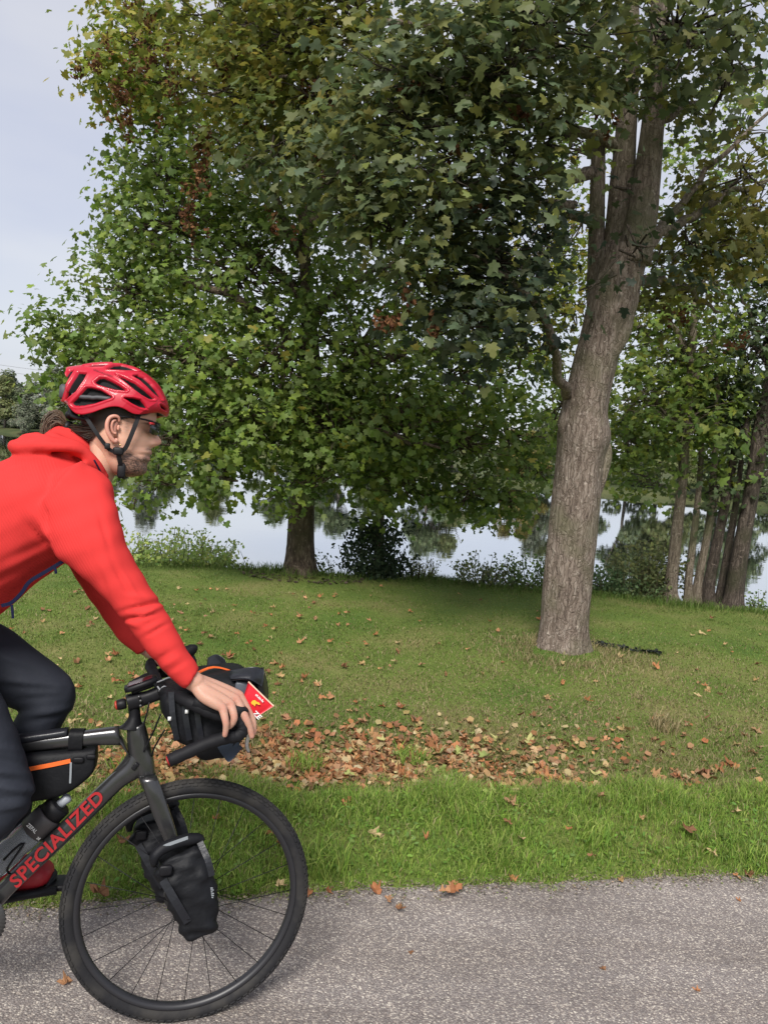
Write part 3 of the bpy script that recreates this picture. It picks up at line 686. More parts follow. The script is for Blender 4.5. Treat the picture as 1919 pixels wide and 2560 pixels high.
t4 = small_tree("dark_tree", "dark-barked tree with a heavy leaning trunk and deep green crown on the bank", (4.2, 8.75, 0),
    [[(1792, 1862, 1535), (1806, 1856, 1500), (1818, 1862, 1430), (1836, 1876, 1340), (1854, 1892, 1250), (1868, 1908, 1160), (1880, 1925, 1080), (1900, 1945, 1000), (1915, 1960, 900), (1925, 1965, 750), (1935, 1970, 500)]], m_bark_dark,
    [(1880, 880, 100, 130, 8.9, .7, 560, 0), (1900, 1050, 80, 110, 8.7, .6, 330, 0), (1890, 700, 120, 120, 9.0, .8, 520, 0), (1800, 1230, 60, 50, 8.8, .4, 130, 0), (1870, 540, 140, 130, 9.2, .9, 520, 0), (2000, 800, 140, 200, 8.9, .9, 500, 0), (1880, 1230, 50, 60, 9.2, .4, 120, 0), (1750, 480, 140, 130, 9.4, .8, 360, 1), (1850, 330, 140, 130, 9.6, .8, 330, 1)], [G_DARK, G_RIGHT], .074, (10, 18), .22, dens=1.4, D=8.75,
    limbs=([(1890, 1120, 8.75), (1830, 1000, 8.9), (1790, 930, 9.0)], [(1930, 950, 8.75), (1880, 800, 8.9), (1850, 700, 9.0)], [(1895, 1200, 8.75), (1940, 1150, 8.8), (1990, 1120, 8.9)]))

# ------------------------------------------------------------------ shrubs along the bank
def shrub(name, label, px, py, dep, w, h, stems, leaves, pal, size, lean=.35, shape=DIAM, faces=DIAM_F, wild=.1, col=(.09, .075, .04), group=None):
    c = at_depth(px, py, dep); base = np.array([c[0], c[1], float(ground_z(np.array(c[0]), np.array(c[1])))])
    t = empty(name, base); tag(t, label, "shrub" if "grass" not in name else "grass", group)
    k = dep / FOC; mb = MB(); P, N = [], []; wl = 'willow' in name; h = h * (1.3 if wl else 1.0); size = size * (1.2 if wl else 1.0); stems = int(stems * (1.5 if wl else .8)); pal = np.array(pal) * (1.15 if wl else 1.25)
    for i in range(stems):
        a = rng.uniform(0, 6.28); rr = rng.uniform(0, 1) ** .6; L_ = h * k * rng.uniform(.6, 1.08) * (1 - .25 * rr)
        b0 = base + np.array([math.cos(a) * rr * w * k * .55, math.sin(a) * rr * w * k * .4, -.02])
        tip = b0 + np.array([math.cos(a) * rr * w * k * lean, math.sin(a) * rr * w * k * lean * .7, L_]) + rng.normal(size=3) * wild * L_ * .5
        Q = resample([b0, (b0 + tip) / 2 + rng.normal(size=3) * .04 * L_, tip], 6)
        mb.tube(Q, np.linspace(.006, .002, 6), 4, cap=False)
        tt = rng.uniform(.12, 1.0, leaves); j = np.clip((tt * 5).astype(int), 0, 4); f = (tt * 5 - j)[:, None]
        q = Q[j] * (1 - f) + Q[j + 1] * f + rng.normal(size=(leaves, 3)) * np.array([1, 1, .7]) * size * 1.1
        P.append(q); N.append(np.array([0, -.15, .5]) + rng.normal(size=(leaves, 3)) * .6)
    mb.build("stem", material(name + "_stem", col, .9), t)
    P, N = np.vstack(P), np.vstack(N); n = len(P)
    V, F, C = scatter(shape, faces, P, frames(N, rng.uniform(0, 6.28, n)), size * rng.uniform(.6, 1.3, n), pick(np.array(pal) * 1.3, n))
    tag(mesh_obj("foliage", V, F, m_leaf2, t, smooth=False, colors=C), kind="stuff")
    return t
YG = [(.27, .34, .08), (.33, .38, .11), (.20, .28, .08), (.25, .33, .12)]
shrub("willow_shrub", "feathery light green shrub at the water beside the rider's sleeve", 440, 1408, 9.0, 200, 125, 60, 60, YG, .042, .35)
shrub("willow_shrub", "lower darker green shrub next to the feathery light green one", 355, 1402, 9.0, 110, 90, 36, 60, [(.09, .13, .05), (.12, .17, .05)], .042, .35)
shrub("bramble", "thin straggly stems beside the plane tree's trunk", 655, 1430, 8.9, 90, 75, 16, 14, [(.10, .13, .05), (.15, .12, .06)], .035, .8, wild=.35)
shrub("bramble", "small reddish tuft of weeds left of the plane tree's trunk", 610, 1425, 8.9, 50, 45, 30, 16, [(.15, .12, .06), (.20, .17, .07), (.12, .15, .05)], .025, .5, wild=.25)
shrub("bramble", "small low weeds below the feathery light green shrub", 560, 1412, 8.95, 50, 36, 24, 18, [(.13, .17, .05), (.16, .17, .07)], .028, .5, wild=.2)
shrub("bramble", "arching sprays of leaves at the side of the ivy bush", 850, 1440, 8.85, 60, 95, 9, 34, G_DARK, .04, 1.2, wild=.4)
shrub("reed_tuft", "upright tuft of yellow-green reeds by the ivy bush", 1050, 1452, 8.8, 50, 70, 40, 14, [(.17, .18, .06), (.14, .17, .05)], .03, .35, wild=.15)
shrub("bramble", "round leafy shrub on the bank between reeds and maple", 1190, 1470, 8.8, 90, 80, 34, 34, [(.10, .13, .045), (.14, .15, .06), (.075, .10, .04)], .04, .6, wild=.3)
shrub("bramble", "sparse reddish weeds at the end of the round leafy shrub", 1260, 1478, 8.8, 70, 45, 20, 18, [(.13, .12, .06), (.16, .15, .07)], .03, .7, wild=.35)
shrub("bank_bush", "dense green bush partly hidden behind the maple trunk", 1345, 1478, 8.85, 120, 125, 46, 60, [(.085, .13, .04), (.12, .165, .05), (.065, .10, .035)], .048, .45)
shrub("bank_bush", "dark green bush just past the maple trunk", 1500, 1490, 8.9, 90, 110, 36, 60, [(.05, .085, .035), (.065, .10, .04)], .048, .4)
shrub("bank_bush", "loose light green bush between maple and pale bank tree", 1560, 1498, 8.95, 110, 105, 40, 44, [(.10, .14, .06), (.075, .11, .045)], .044, .6)
shrub("willow_shrub", "olive willow with hanging sprays in front of the pale bank tree", 1600, 1505, 9.15, 110, 200, 30, 80, [(.12, .14, .055), (.15, .165, .06), (.09, .11, .045)], .045, .45)
shrub("bramble", "dark brambles at the foot of the heavy dark trunk", 1895, 1535, 8.75, 90, 60, 34, 34, G_DARK, .04, .8, wild=.35)

# ------------------------------------------------------------------ trees over the water
m_ftrunk = material("far_trunk", (.10, .085, .07), .95)
def far_tree_meshes(pal, seed, tall):
    r = np.random.default_rng(seed); P = []
    for k in range(26):
        a = r.uniform(0, 6.28); z = r.uniform(.1, 1); wr = .30 * math.sin(min(1, z * 1.02 + .12) * math.pi) ** .6 + .03
        c = np.array([math.cos(a) * wr * r.uniform(.2, 1), math.sin(a) * wr * r.uniform(.2, 1), z * .92])
        m = 190; d = r.normal(size=(m, 3)); d /= np.linalg.norm(d, axis=1)[:, None]
        P.append(c + d * (r.uniform(.3, 1, m) ** .5)[:, None] * np.array([.13, .13, .10 * tall]))
    P = np.vstack(P); P = P[P[:, 2] > .015]; n = len(P)
    N = P - np.array([0, 0, .45]); N[:, 2] += .4; N += r.normal(size=(n, 3)) * .3
    V, F, C = scatter(CLUMP, CLUMP_F, P, frames(N, r.uniform(0, 6.28, n)), r.uniform(.022, .045, n), pick(pal, n))
    mb = MB(); mb.tube([(0, 0, -.03), (.01, 0, .3), (0, .01, .7)], [.022, .016, .006], 8)
    for k in range(6):
        a = r.uniform(0, 6.28); z = r.uniform(.2, .5); mb.tube([(0, 0, z), (math.cos(a) * .12, math.sin(a) * .12, z + .15), (math.cos(a) * .2, math.sin(a) * .2, z + .3)], [.009, .006, .003], 5)
    return (V, F, C), mb
FT = [far_tree_meshes([(.16, .20, .10), (.19, .23, .12), (.14, .175, .10)], 1, 1.0), far_tree_meshes([(.19, .21, .085), (.16, .185, .08)], 2, .8),  # far shore leaf colours lightened to stand in for haze
      far_tree_meshes([(.19, .215, .15), (.22, .24, .17)], 3, 1.3), far_tree_meshes([(.24, .20, .06), (.20, .18, .06)], 4, 1.0)]
FT_L = ["round green tree on the far shore of the lake", "yellowish green bushy tree on the far shore of the lake", "grey-green willow on the far shore of the lake", "golden yellow tree on the far shore of the lake"]
FT_N = ["round_tree", "bushy_tree", "grey_willow", "golden_tree"]
proto = {}
def far_tree(k, x, y, h):
    if k not in proto:
        (V, F, C), mb = FT[k]
        c = mesh_obj("crown", V, F, m_leaf2, None, smooth=False, colors=C); tr = mb.build("trunk", m_ftrunk, None)
        tag(c, kind="stuff")
        proto[k] = [c, tr]; parts = [c, tr]
    else:
        parts = [p.copy() for p in proto[k]]
        for p in parts: COL.objects.link(p)
    t = empty(FT_N[k], (x, y, -1.0)); tag(t, ('low spreading ' if h < 4.2 else 'tall ' if h > 8 else '') + FT_L[k], "tree", "trees along the far shore")
    t.scale = (h * random.uniform(.9, 1.3), h * random.uniform(.9, 1.2), h); t.rotation_euler = (0, 0, random.uniform(0, 6.28))
    for p in parts: p.parent = t
ft = []
for i in range(64):
    u = .14 + .60 * i / 63 + random.uniform(-.004, .004)
    p = far_pt(u) + np.array([.35, .94]) * (random.uniform(2.0, 9) if i % 3 else .8)
    ft.append((random.choice([0, 0, 1, 2, 2]), p[0], p[1], (random.uniform(5.0, 9.0) if i % 3 else random.uniform(2.5, 3.8)) * (1 + .12 * max(0, (p[1] - 75) / 40))))
for px in (1285, 1330):
    d = ray(px, 1150); s = 64 / d[1]; ft.append((3, d[0] * s, 66.0, 4.6))
ft.append((2, -49.5, 105, 7.0)); ft.append((1, -52.5, 104, 7.6)); ft.append((1, -48, 108, 8.0))
for a in ft: far_tree(*a)

# ------------------------------------------------------------------ power lines far behind
m_wire = material("wire", (.12, .12, .13), .6)
for (y0, y1) in ((887, 907), (902, 915)):
    A, B = at_depth(-500, y0 - 62, 160), at_depth(620, y0 + 90, 160)
    Q = np.array([A + (B - A) * t - np.array([0, 0, 1.6 * (1 - (2 * t - 1) ** 2)]) for t in np.linspace(0, 1, 24)])
    mb = MB(); mb.tube(Q, .03, 5)
    tag(mb.build("power_line", m_wire), "thin power line crossing the pale sky beside the plane tree's crown", "cable", "power lines over the far shore")
# ------------------------------------------------------------------ grass
m_grass = material("grass_blades", attr=True, rough=.65, spec=.25, trans=.35)
def blades(name, X, Y, Hh, Wd, C, bend=.5, seg=2):
    n = len(X); Z = ground_z(X, Y) - .004
    a = rng.uniform(0, 6.28, n); dx, dy = np.cos(a), np.sin(a)
    b = rng.uniform(0, 6.28, n); bx, by = np.cos(b), np.sin(b)
    bd = Hh * bend * rng.uniform(.2, 1.3, n)
    P0 = np.stack([X - dx * Wd, Y - dy * Wd, Z], -1); P1 = np.stack([X + dx * Wd, Y + dy * Wd, Z], -1)
    m = np.stack([X + bx * bd * .35, Y + by * bd * .35, Z + Hh * .62], -1); o = np.stack([dx, dy, 0 * dx], -1) * (Wd * .8)[:, None]
    P4 = np.stack([X + bx * bd, Y + by * bd, Z + Hh * (1 - .35 * (bd / (Hh + 1e-6)) ** 2).clip(.25, 1)], -1)
    V = np.stack([P0, P1, m + o, m - o, P4], 1).reshape(-1, 3)
    i = np.arange(n) * 5
    F = np.concatenate([np.stack([i, i + 1, i + 2], -1), np.stack([i, i + 2, i + 3], -1), np.stack([i + 3, i + 2, i + 4], -1)])
    return V, F, np.repeat(C, 5, axis=0)
def fbm(x, y, s, k=4, seed=0):
    r = np.random.default_rng(seed); v = 0
    for i in range(k):
        a = r.uniform(0, 6.28); p = r.uniform(0, 6.28, 2); f = s * (1.9 ** i)
        u, w = x * math.cos(a) - y * math.sin(a), x * math.sin(a) + y * math.cos(a)
        v = v + np.sin(u * f + p[0]) * np.sin(w * f * 1.1 + p[1]) / (1.5 ** i)
    return v / 2
def view_xy(n, y0, y1, pw=1.6):
    """random ground points inside a little more than the seen wedge, denser nearby"""
    y = y0 + (y1 - y0) * rng.random(n) ** pw; x = (rng.random(n) * 2 - 1) * (y * .56 + .35); return x, y
GV = np.array([(.17, .29, .042), (.23, .35, .054), (.13, .23, .038), (.30, .37, .085), (.22, .29, .068)])
GL = np.array([(.13, .195, .038), (.16, .22, .048), (.10, .165, .033), (.21, .24, .07), (.18, .21, .058)])
ST = np.array([(.34, .27, .14), (.27, .22, .11), (.40, .33, .19), (.22, .20, .09)])
sd_ = lambda x, y: y - edge_y(x)
# verge along the path
x, y = view_xy(190000, 2.2, 4.2, 1.0); d = sd_(x, y)
f = fbm(x, y, 4.5, 4, 3)
ok = (d > -.035 + .03 * fbm(x, y, 9., 3, 55)) & (d < .92 + .22 * fbm(x, y, 2.2, 3, 9)) & (rng.random(len(x)) < np.clip(.72 + .5 * f, .25, 1))
x, y, d, f = x[ok], y[ok], d[ok], f[ok]; n = len(x)
h = (.028 + .045 * np.clip(.5 + f, 0, 1.2) ** 1.5) * rng.uniform(.5, 1.35, n) * np.clip(.5 + d / .2, .35, 1)
c = GV[rng.integers(0, 5, n)] * rng.uniform(.7, 1.25, (n, 1)); dry = rng.random(n) < .05 + .35 * np.clip((d - .6) / .4, 0, 1); c[dry] = ST[rng.integers(0, 4, dry.sum())]
V1 = blades("v", x, y, h, rng.uniform(.0011, .0025, n), c, .8)
V, F, C = V1
tag(mesh_obj("verge_grass", V, F, m_grass, smooth=False, colors=C), "lush bright green grass verge along the path edge", "grass", kind="stuff")
# broad verge weeds
n = 2600; x, y = view_xy(n * 4, 2.2, 3.9, 1.0); d = sd_(x, y); ok = (d > .02) & (d < .75) & (fbm(x, y, 5.5, 3, 21) > -.1); x, y = x[ok][:n], y[ok][:n]; n = len(x)
P = np.column_stack([x, y, ground_z(x, y) + rng.uniform(.006, .035, n)])
V, F, C = scatter(OVAL, OVAL_F, P, frames(np.column_stack([rng.normal(size=(n, 2)) * .55, np.ones(n)]), rng.uniform(0, 6.28, n)), rng.uniform(.012, .028, n), pick([(.16, .28, .045), (.20, .32, .06), (.13, .23, .045), (.17, .26, .07)], n))
tag(mesh_obj("clover", V, F, m_leaf2, smooth=False, colors=C), "low broad-leaved weeds mixed in the verge grass", "weeds", kind="stuff")
# lawn
x, y = view_xy(180000, 3.1, 9.4, 1.25); d = sd_(x, y); f = fbm(x, y, 1.4, 4, 5); g = fbm(x, y, 6, 3, 6)
ok = (d > .85) & (y < shore_y(x) + .35); x, y, d, f, g = x[ok], y[ok], d[ok], f[ok], g[ok]; n = len(x)
mr_ = np.hypot(x - 1.45, (y - 5.2) * .8); near_m = np.exp(-(mr_ / 1.25) ** 2)
band = np.exp(-((d - 1.5) / .75) ** 2)
pdry = np.clip(.11 + .52 * band + .40 * near_m + .18 * f + .12 * g - .05 * np.clip(y - 6, 0, 3), .02, .85)
dry = rng.random(n) < pdry
h = rng.uniform(.010, .030, n) * (1 + .5 * g) * np.where(y > 6.5, .8, 1) ; h = np.clip(h, .006, .05)
c = GL[rng.integers(0, 5, n)] * rng.uniform(.7, 1.2, (n, 1)); gg = np.clip((f + .2), 0, 1)[:, None]; c = c * (1 - .5 * gg) + GV[rng.integers(0, 5, n)] * .5 * gg
c[dry] = ST[rng.integers(0, 4, dry.sum())] * rng.uniform(.7, 1.05, (dry.sum(), 1))
V, F, C = blades("l", x, y, h, rng.uniform(.0018, .0036, n) * (y / 5) ** .5, c, 1.1)
tag(mesh_obj("lawn_grass", V, F, m_grass, smooth=False, colors=C), "short mown lawn grass, green with dry straw patches, sloping to the lake", "grass", kind="stuff")
# fringe at the bank top
n = 26000; x = rng.uniform(-6, 7, n); y = shore_y(x) + rng.normal(size=n) * .22 - .05
c = np.array([(.10, .17, .03), (.13, .20, .04), (.16, .20, .06), (.085, .14, .03)])[rng.integers(0, 4, n)] * rng.uniform(.75, 1.2, (n, 1))
V, F, C = blades("f", x, y, rng.uniform(.03, .10, n) * np.clip(1 + fbm(x, y, 2.5, 3, 12), .4, 2), rng.uniform(.002, .004, n), c, .6)
tag(mesh_obj("bank_grass", V, F, m_grass, smooth=False, colors=C), "longer grass fringe along the top of the lake bank", "grass", kind="stuff")
# grit, straw and crumbs along the path edge
n = 5200; x = rng.uniform(-1.8, 2.6, n); y = edge_y(x) + rng.normal(size=n) * .035 - .015
V, F, C = scatter(CLUMP, CLUMP_F, np.column_stack([x, y, np.full(n, .009)]), frames(np.column_stack([rng.normal(size=(n, 2)) * .25, np.ones(n)]), rng.uniform(0, 6.28, n)), rng.uniform(.003, .010, n), pick([(.16, .13, .10), (.22, .18, .13), (.30, .25, .17), (.13, .11, .09), (.16, .19, .07)], n))
tag(mesh_obj("edge_grit", V, F, m_seed, smooth=False, colors=C), "crumbs of soil and straw along the edge of the path", "grit", kind="stuff")
# straw tuft round the maple's foot, and tall verge tufts
n = 3200; a = rng.uniform(0, 6.28, n); r = .22 + .30 * np.abs(rng.normal(size=n)); x = 1.5 + r * np.cos(a) * 1.25; y = 5.86 + r * np.sin(a) * .9 - .08
V, F, C = blades("t", x, y, rng.uniform(.03, .11, n) * np.exp(-r * 1.2), rng.uniform(.0014, .003, n), ST[rng.integers(0, 4, n)] * rng.uniform(.8, 1.15, (n, 1)), 1.0)
tag(mesh_obj("straw_grass", V, F, m_grass, smooth=False, colors=C), "dry straw-coloured grass around the foot of the maple trunk", "grass", kind="stuff")
for (px, py, s, lab, k) in [(330 + 480, 2180, .12, "long-bladed grass tuft at the path edge below the leaf litter", 0), (330, 1940, .10, "green tuft poking through the leaf litter behind the bicycle", 0), (1180, 2090, .09, "bushy bright grass clump in the middle of the verge", 0), (1030, 1900, .10, "green grass tuft standing inside the brown leaf litter", 0), (760, 1925, .10, "pale green tuft standing in the leaf litter near the wheel", 0), (1660, 1830, .11, "tuft of tall dry straw stems on the lawn", 1), (1480, 2120, .09, "dense green clump on the verge near the path edge", 0)]:
    p = on_ground(px, py); n = 170; a = rng.uniform(0, 6.28, n); r = .09 * np.sqrt(rng.random(n))
    pal = ST if k else GV
    V, F, C = blades("u", p[0] + r * np.cos(a), p[1] + r * np.sin(a), rng.uniform(.5, 1.2, n) * s, rng.uniform(.0016, .0034, n), pal[rng.integers(0, len(pal), n)] * rng.uniform(.8, 1.2, (n, 1)), .9)
    tag(mesh_obj("grass_tuft", V, F, m_grass, smooth=False, colors=C), lab, "grass")
n = 16000; px_ = rng.uniform(60, 1900, n); g = np.array([on_ground(a, random.gauss(1890, 62)) for a in px_])
V, F, C = blades("s", g[:, 0], g[:, 1], rng.uniform(.02, .055, n), rng.uniform(.0012, .0024, n), np.where((rng.random(n) < .6)[:, None], ST[rng.integers(0, 4, n)], GL[rng.integers(0, 5, n)]) * rng.uniform(.8, 1.15, (n, 1)), 1.2)
tag(mesh_obj("thatch_grass", V, F, m_grass, smooth=False, colors=C), "thin dry grass growing through the drift of brown leaves", "grass", kind="stuff")
# dark cord of mown cuttings past the maple
n = 150; t = rng.random(n); A, B = on_ground(1480, 1650), on_ground(1650, 1664)
P = A + np.outer(t, B - A) + rng.normal(size=(n, 3)) * np.array([.02, .035, 0]); P[:, 2] = ground_z(P[:, 0], P[:, 1]) + rng.uniform(.015, .035, n)
V, F, C = scatter(CLUMP, CLUMP_F, P, frames(np.column_stack([rng.normal(size=(n, 2)) * .4, np.ones(n)]), rng.uniform(0, 6.28, n)), rng.uniform(.015, .035, n), pick([(.02, .025, .02), (.03, .035, .03)], n))
tag(mesh_obj("dark_debris", V, F, m_seed, smooth=False, colors=C), "dark line of debris lying on the lawn past the maple", "debris", kind="stuff")

# ------------------------------------------------------------------ fallen leaves
FALL = [(.37, .165, .072), (.42, .22, .11), (.30, .125, .055), (.37, .245, .11), (.20, .10, .05), (.44, .33, .17), (.32, .18, .10)]
FALL_N = ["rust brown", "orange tan", "dark rust", "golden tan", "deep brown", "straw", "dull brown"]
m_fall_c = [material("dry_leaf", c, rough=.75, spec=.2, trans=.2, var=.25, vscale=3) for c in FALL]
m_fall_s = material("dry_leaf_litter", attr=True, rough=.75, spec=.2, trans=.2)
m_fall_g = [material("pale_green_leaf", c, rough=.7, spec=.2, trans=.2) for c in ((.33, .36, .12), (.26, .31, .10), (.42, .40, .16))]
FALL_G = ["yellow-green", "soft green", "pale yellow"]
CURL = []
def dry_shape(k):
    r = np.random.default_rng(40 + k); s = LOBED.copy(); cu = [.25, .6, 1.0, 1.5, .4, 1.25, .8][k]; tw = r.uniform(-.9, .9)
    CURL.append("flat" if cu < .5 else "cupped" if cu < .9 else "curled")
    s[:, 2] = cu * (s[:, 0] ** 2) * 1.2 + tw * s[:, 0] * s[:, 1] + .35 * cu * np.clip(s[:, 1], 0, 1) ** 2 + r.normal(size=len(s)) * .07
    s[:, 0] *= r.uniform(.5, .9); s[:, :2] += r.normal(size=(len(s), 2)) * .035; s[:, 2] -= s[:, 2].min(); return s
DRY = [dry_shape(k) for k in range(7)]
dry_me = {}
def dry_mesh(kind, ci, k):
    if (kind, ci, k) not in dry_me:
        me = bpy.data.meshes.new("fallen_leaf"); me.from_pydata([tuple(map(float, v)) for v in DRY[k]], [], [tuple(map(int, f)) for f in LOBED_F]); me.materials.append((m_fall_c if kind == 'b' else m_fall_g)[ci]); dry_me[(kind, ci, k)] = me
    return dry_me[(kind, ci, k)]
def near_what(x, y, grp):
    if "path" in grp: return "lying on the asphalt path"
    if "verge" in grp: return "caught in the bright verge grass" + (" beside the front wheel" if x < -.1 else "")
    if "drift" in grp: return "in the leaf drift " + ("behind the bicycle" if x < 0 else "below the maple" if x > 1.0 else "between bicycle and maple")
    if math.hypot(x - 1.5, y - 5.9) < 1.2: return "on the straw-coloured lawn around the maple's foot"
    if y > 7.0: return "on the far lawn near the lake bank"
    return "on the short lawn " + ("behind the rider" if x < -.4 else "past the handlebar bag" if x < .6 else "towards the maple" if x < 1.5 else "beyond the maple")
pts = []
def scatter_px(n, fx, fy, size, lab, grp, kind='b', lift=.02):
    for _ in range(n):
        px, py = fx(), fy(); p = on_ground(px, py)
        if p[1] < 1.2: continue
        pts.append((p[0], p[1], size * random.uniform(.55, 1.2), lab, grp, kind, lift))
U = random.uniform
L1 = ("dry orange-brown leaf in the drift of fallen leaves", "leaves in the litter drift")
L2 = ("single dry leaf lying on the short lawn", "leaves scattered over the lawn")
L3 = ("dry brown leaf caught in the bright verge grass", "leaves on the verge")
L4 = ("small tan leaf lying on the asphalt path", "leaves on the path")
L5 = ("pale yellow-green fallen leaf among the brown litter", "pale leaves in the litter drift")
def band_y(px): return random.gauss(1905 - .02 * (px - 800), 34 + 10 * abs(px - 800) / 600)
for _ in range(900):
    px = U(180, 1900) if random.random() < .32 else random.gauss(800, 250)
    p = on_ground(px, band_y(px))
    if float(fbm(np.array(p[0]), np.array(p[1]), 3.2, 4, 31)) < U(-.45, .30): continue
    pts.append((p[0], p[1], .064 * U(.5, 1.2), *L1, 'b', .012))
for _ in range(22):
    px = U(550, 1500); p = on_ground(px, band_y(px)); pts.append((p[0], p[1], .08 * U(.6, 1.1), *L5, 'g', .045))
for _ in range(260):
    px = U(20, 1900) if random.random() < .45 else random.gauss(480, 260); py = U(1480, 1830)
    p = on_ground(px, py); pts.append((p[0], p[1], .062 * U(.4, 1.05), *L2, 'b', .025))
for (px, py, s) in [(1715, 2090, .10), (1300, 2110, .07), (1275, 2020, .10), (1270, 2075, .06), (1110, 2230, .07), (1135, 2215, .08), (935, 2090, .09), (1065, 2108, .06), (1750, 1600, .10), (250, 2230, .09), (310, 2105, .09), (700, 2120, .07), (675, 2095, .07), (1840, 2030, .07), (1780, 2130, .07), (970, 2240, .05), (1420, 2085, .05), (1000, 2260, .05), (1480, 2150, .05), (1600, 2060, .05), (540, 2060, .06), (700, 2215, .07), (860, 2020, .06), (1500, 2005, .07), (1650, 1990, .06)]:
    p = on_ground(px, py, .04); pts.append((p[0], p[1], s * .7, *L3, 'b', .045))
for (px, py, s) in [(1026, 2385, .013), (1506, 2427, .013), (1741, 2482, .015), (1845, 2256, .014), (1000, 2268, .014), (165, 2465, .026), (350, 2552, .016), (770, 2238, .03), (1130, 2215, .035), (1280, 2205, .025), (1550, 2205, .02), (1870, 2190, .028), (1840, 2195, .025), (940, 2232, .03), (820, 2235, .026)]:
    p = on_ground(px, py); pts.append((p[0], p[1], s * 1.6, *L4, 'b', .004))
pts.sort(key=lambda q: -q[2] / math.hypot(q[0], q[1], CAMH) * (3 if q[4] != L1[1] else 1))
VV, FF, CC, base = [], [], [], 0
for i, (x, y, s, lab, grp, kind, lift) in enumerate(pts):
    z = max(float(ground_z(np.array(x), np.array(y))), .004 if y < float(edge_y(np.array(x))) else -9) + lift * U(.2, 1)
    nrm = np.array([[random.gauss(0, .22), random.gauss(0, .22) - .08, 1.0]]) if lift > .01 else np.array([[random.gauss(0, .12), random.gauss(0, .12), 1.0]])
    R = frames(nrm, np.array([U(0, 6.28)]))[0]; k = random.randrange(7)
    if i < 300:
        ci = random.randrange(7 if kind == 'b' else 3); o = bpy.data.objects.new("fallen_leaf", dry_mesh(kind, ci, k)); m = Matrix.Identity(4)
        for a in range(3):
            for b_ in range(3): m[a][b_] = R[a][b_] * s
        m[0][3], m[1][3], m[2][3] = x, y, z
        o.matrix_world = m; COL.objects.link(o); tag(o, f"{'large' if s > .085 else 'small' if s < .055 else 'medium'} {CURL[k]} {(FALL_N if kind == 'b' else FALL_G)[ci]} leaf {near_what(x, y, grp)}", "leaf", grp)
    else:
        v, f, c = scatter(DRY[k], LOBED_F, np.array([[x, y, z]]), R[None], np.array([s]), pick(FALL if kind == 'b' else [(.33, .36, .12)], 1))
        VV.append(v); FF.append(f + base); CC.append(c); base += len(v)
# crumbs of broken leaf in the drift
n = 3200; pxs = np.clip(rng.normal(820, 380, n), 100, 1900); g = np.array([on_ground(a, band_y(a) + 6) for a in pxs]); g[:, 2] = ground_z(g[:, 0], g[:, 1]) + rng.uniform(.005, .03, n)
v, f, c = scatter(CLUMP, CLUMP_F, g, frames(np.column_stack([rng.normal(size=(n, 2)) * .5, np.ones(n)]), rng.uniform(0, 6.28, n)), rng.uniform(.012, .05, n), pick(FALL + [(.40, .32, .18), (.2, .12, .06)], n))
VV.append(v); FF.append(f + base); CC.append(c)
tag(mesh_obj("leaf_litter", np.vstack(VV), np.vstack(FF), m_fall_s, smooth=False, colors=np.vstack(CC)), "drift of crushed brown leaf litter along the verge", "leaf litter", kind="stuff")
# ------------------------------------------------------------------ bicycle planes
LEAN, WR = 6.0, 0.335
C0 = on_ground(458, 2549)
FW = Plane(C0, 17.0, LEAN)                       # fork, wheel, bars (steered a little)
HUB = C0 + FW.u * WR
_h = FW(365, 1870, 0)
FB = Plane(_h, 11.4, LEAN)                       # frame and rider
m_frame = material("frame_paint", (.040, .040, .042), .3, metal=.5, spec=.5, coat=.6, var=.12, vscale=30)
m_black = material("matt_black", (.007, .007, .009), .5, spec=.25, var=.2, vscale=40)
m_rub = material("tyre_rubber", (.015, .015, .017), .8, spec=.25, col2=(.035, .033, .031), vscale=14, bump=.3, bscale=120, bdist=.002)
m_rim = material("rim_carbon", (.016, .016, .019), .42, spec=.5)
m_steel = material("steel", (.55, .56, .58), .25, metal=1.0)
m_disc = material("disc_metal", (.10, .10, .10), .45, metal=.8)
m_tape = material("bar_tape", (.008, .008, .010), .65, spec=.22, bump=.4, bscale=220, bdist=.001)
m_bag = material("bag_fabric", (.006, .0065, .0085), .6, spec=.22, var=.3, vscale=6, bump=.6, bscale=16, bdist=.012)
m_bag2 = material("bag_coated", (.011, .012, .016), .36, spec=.4, var=.25, vscale=8, bump=.5, bscale=18, bdist=.01)
m_red = material("red_print", (.33, .011, .015), .5)
m_white = material("white_print", (.75, .75, .74), .6)
m_grey = material("grey_print", (.22, .24, .26), .6)
m_orange = material("orange_zip", (.75, .13, .018), .6, bump=.4, bscale=400, bdist=.001)

bike = empty("bicycle", C0); tag(bike, "dark grey bicycle with drop handlebars and red frame lettering on the path", "bicycle")
def on_w(a, r, n=0.0, c=None): return (HUB if c is None else c) + FW.s * r * math.cos(a) + FW.u * r * math.sin(a) + FW.n * n

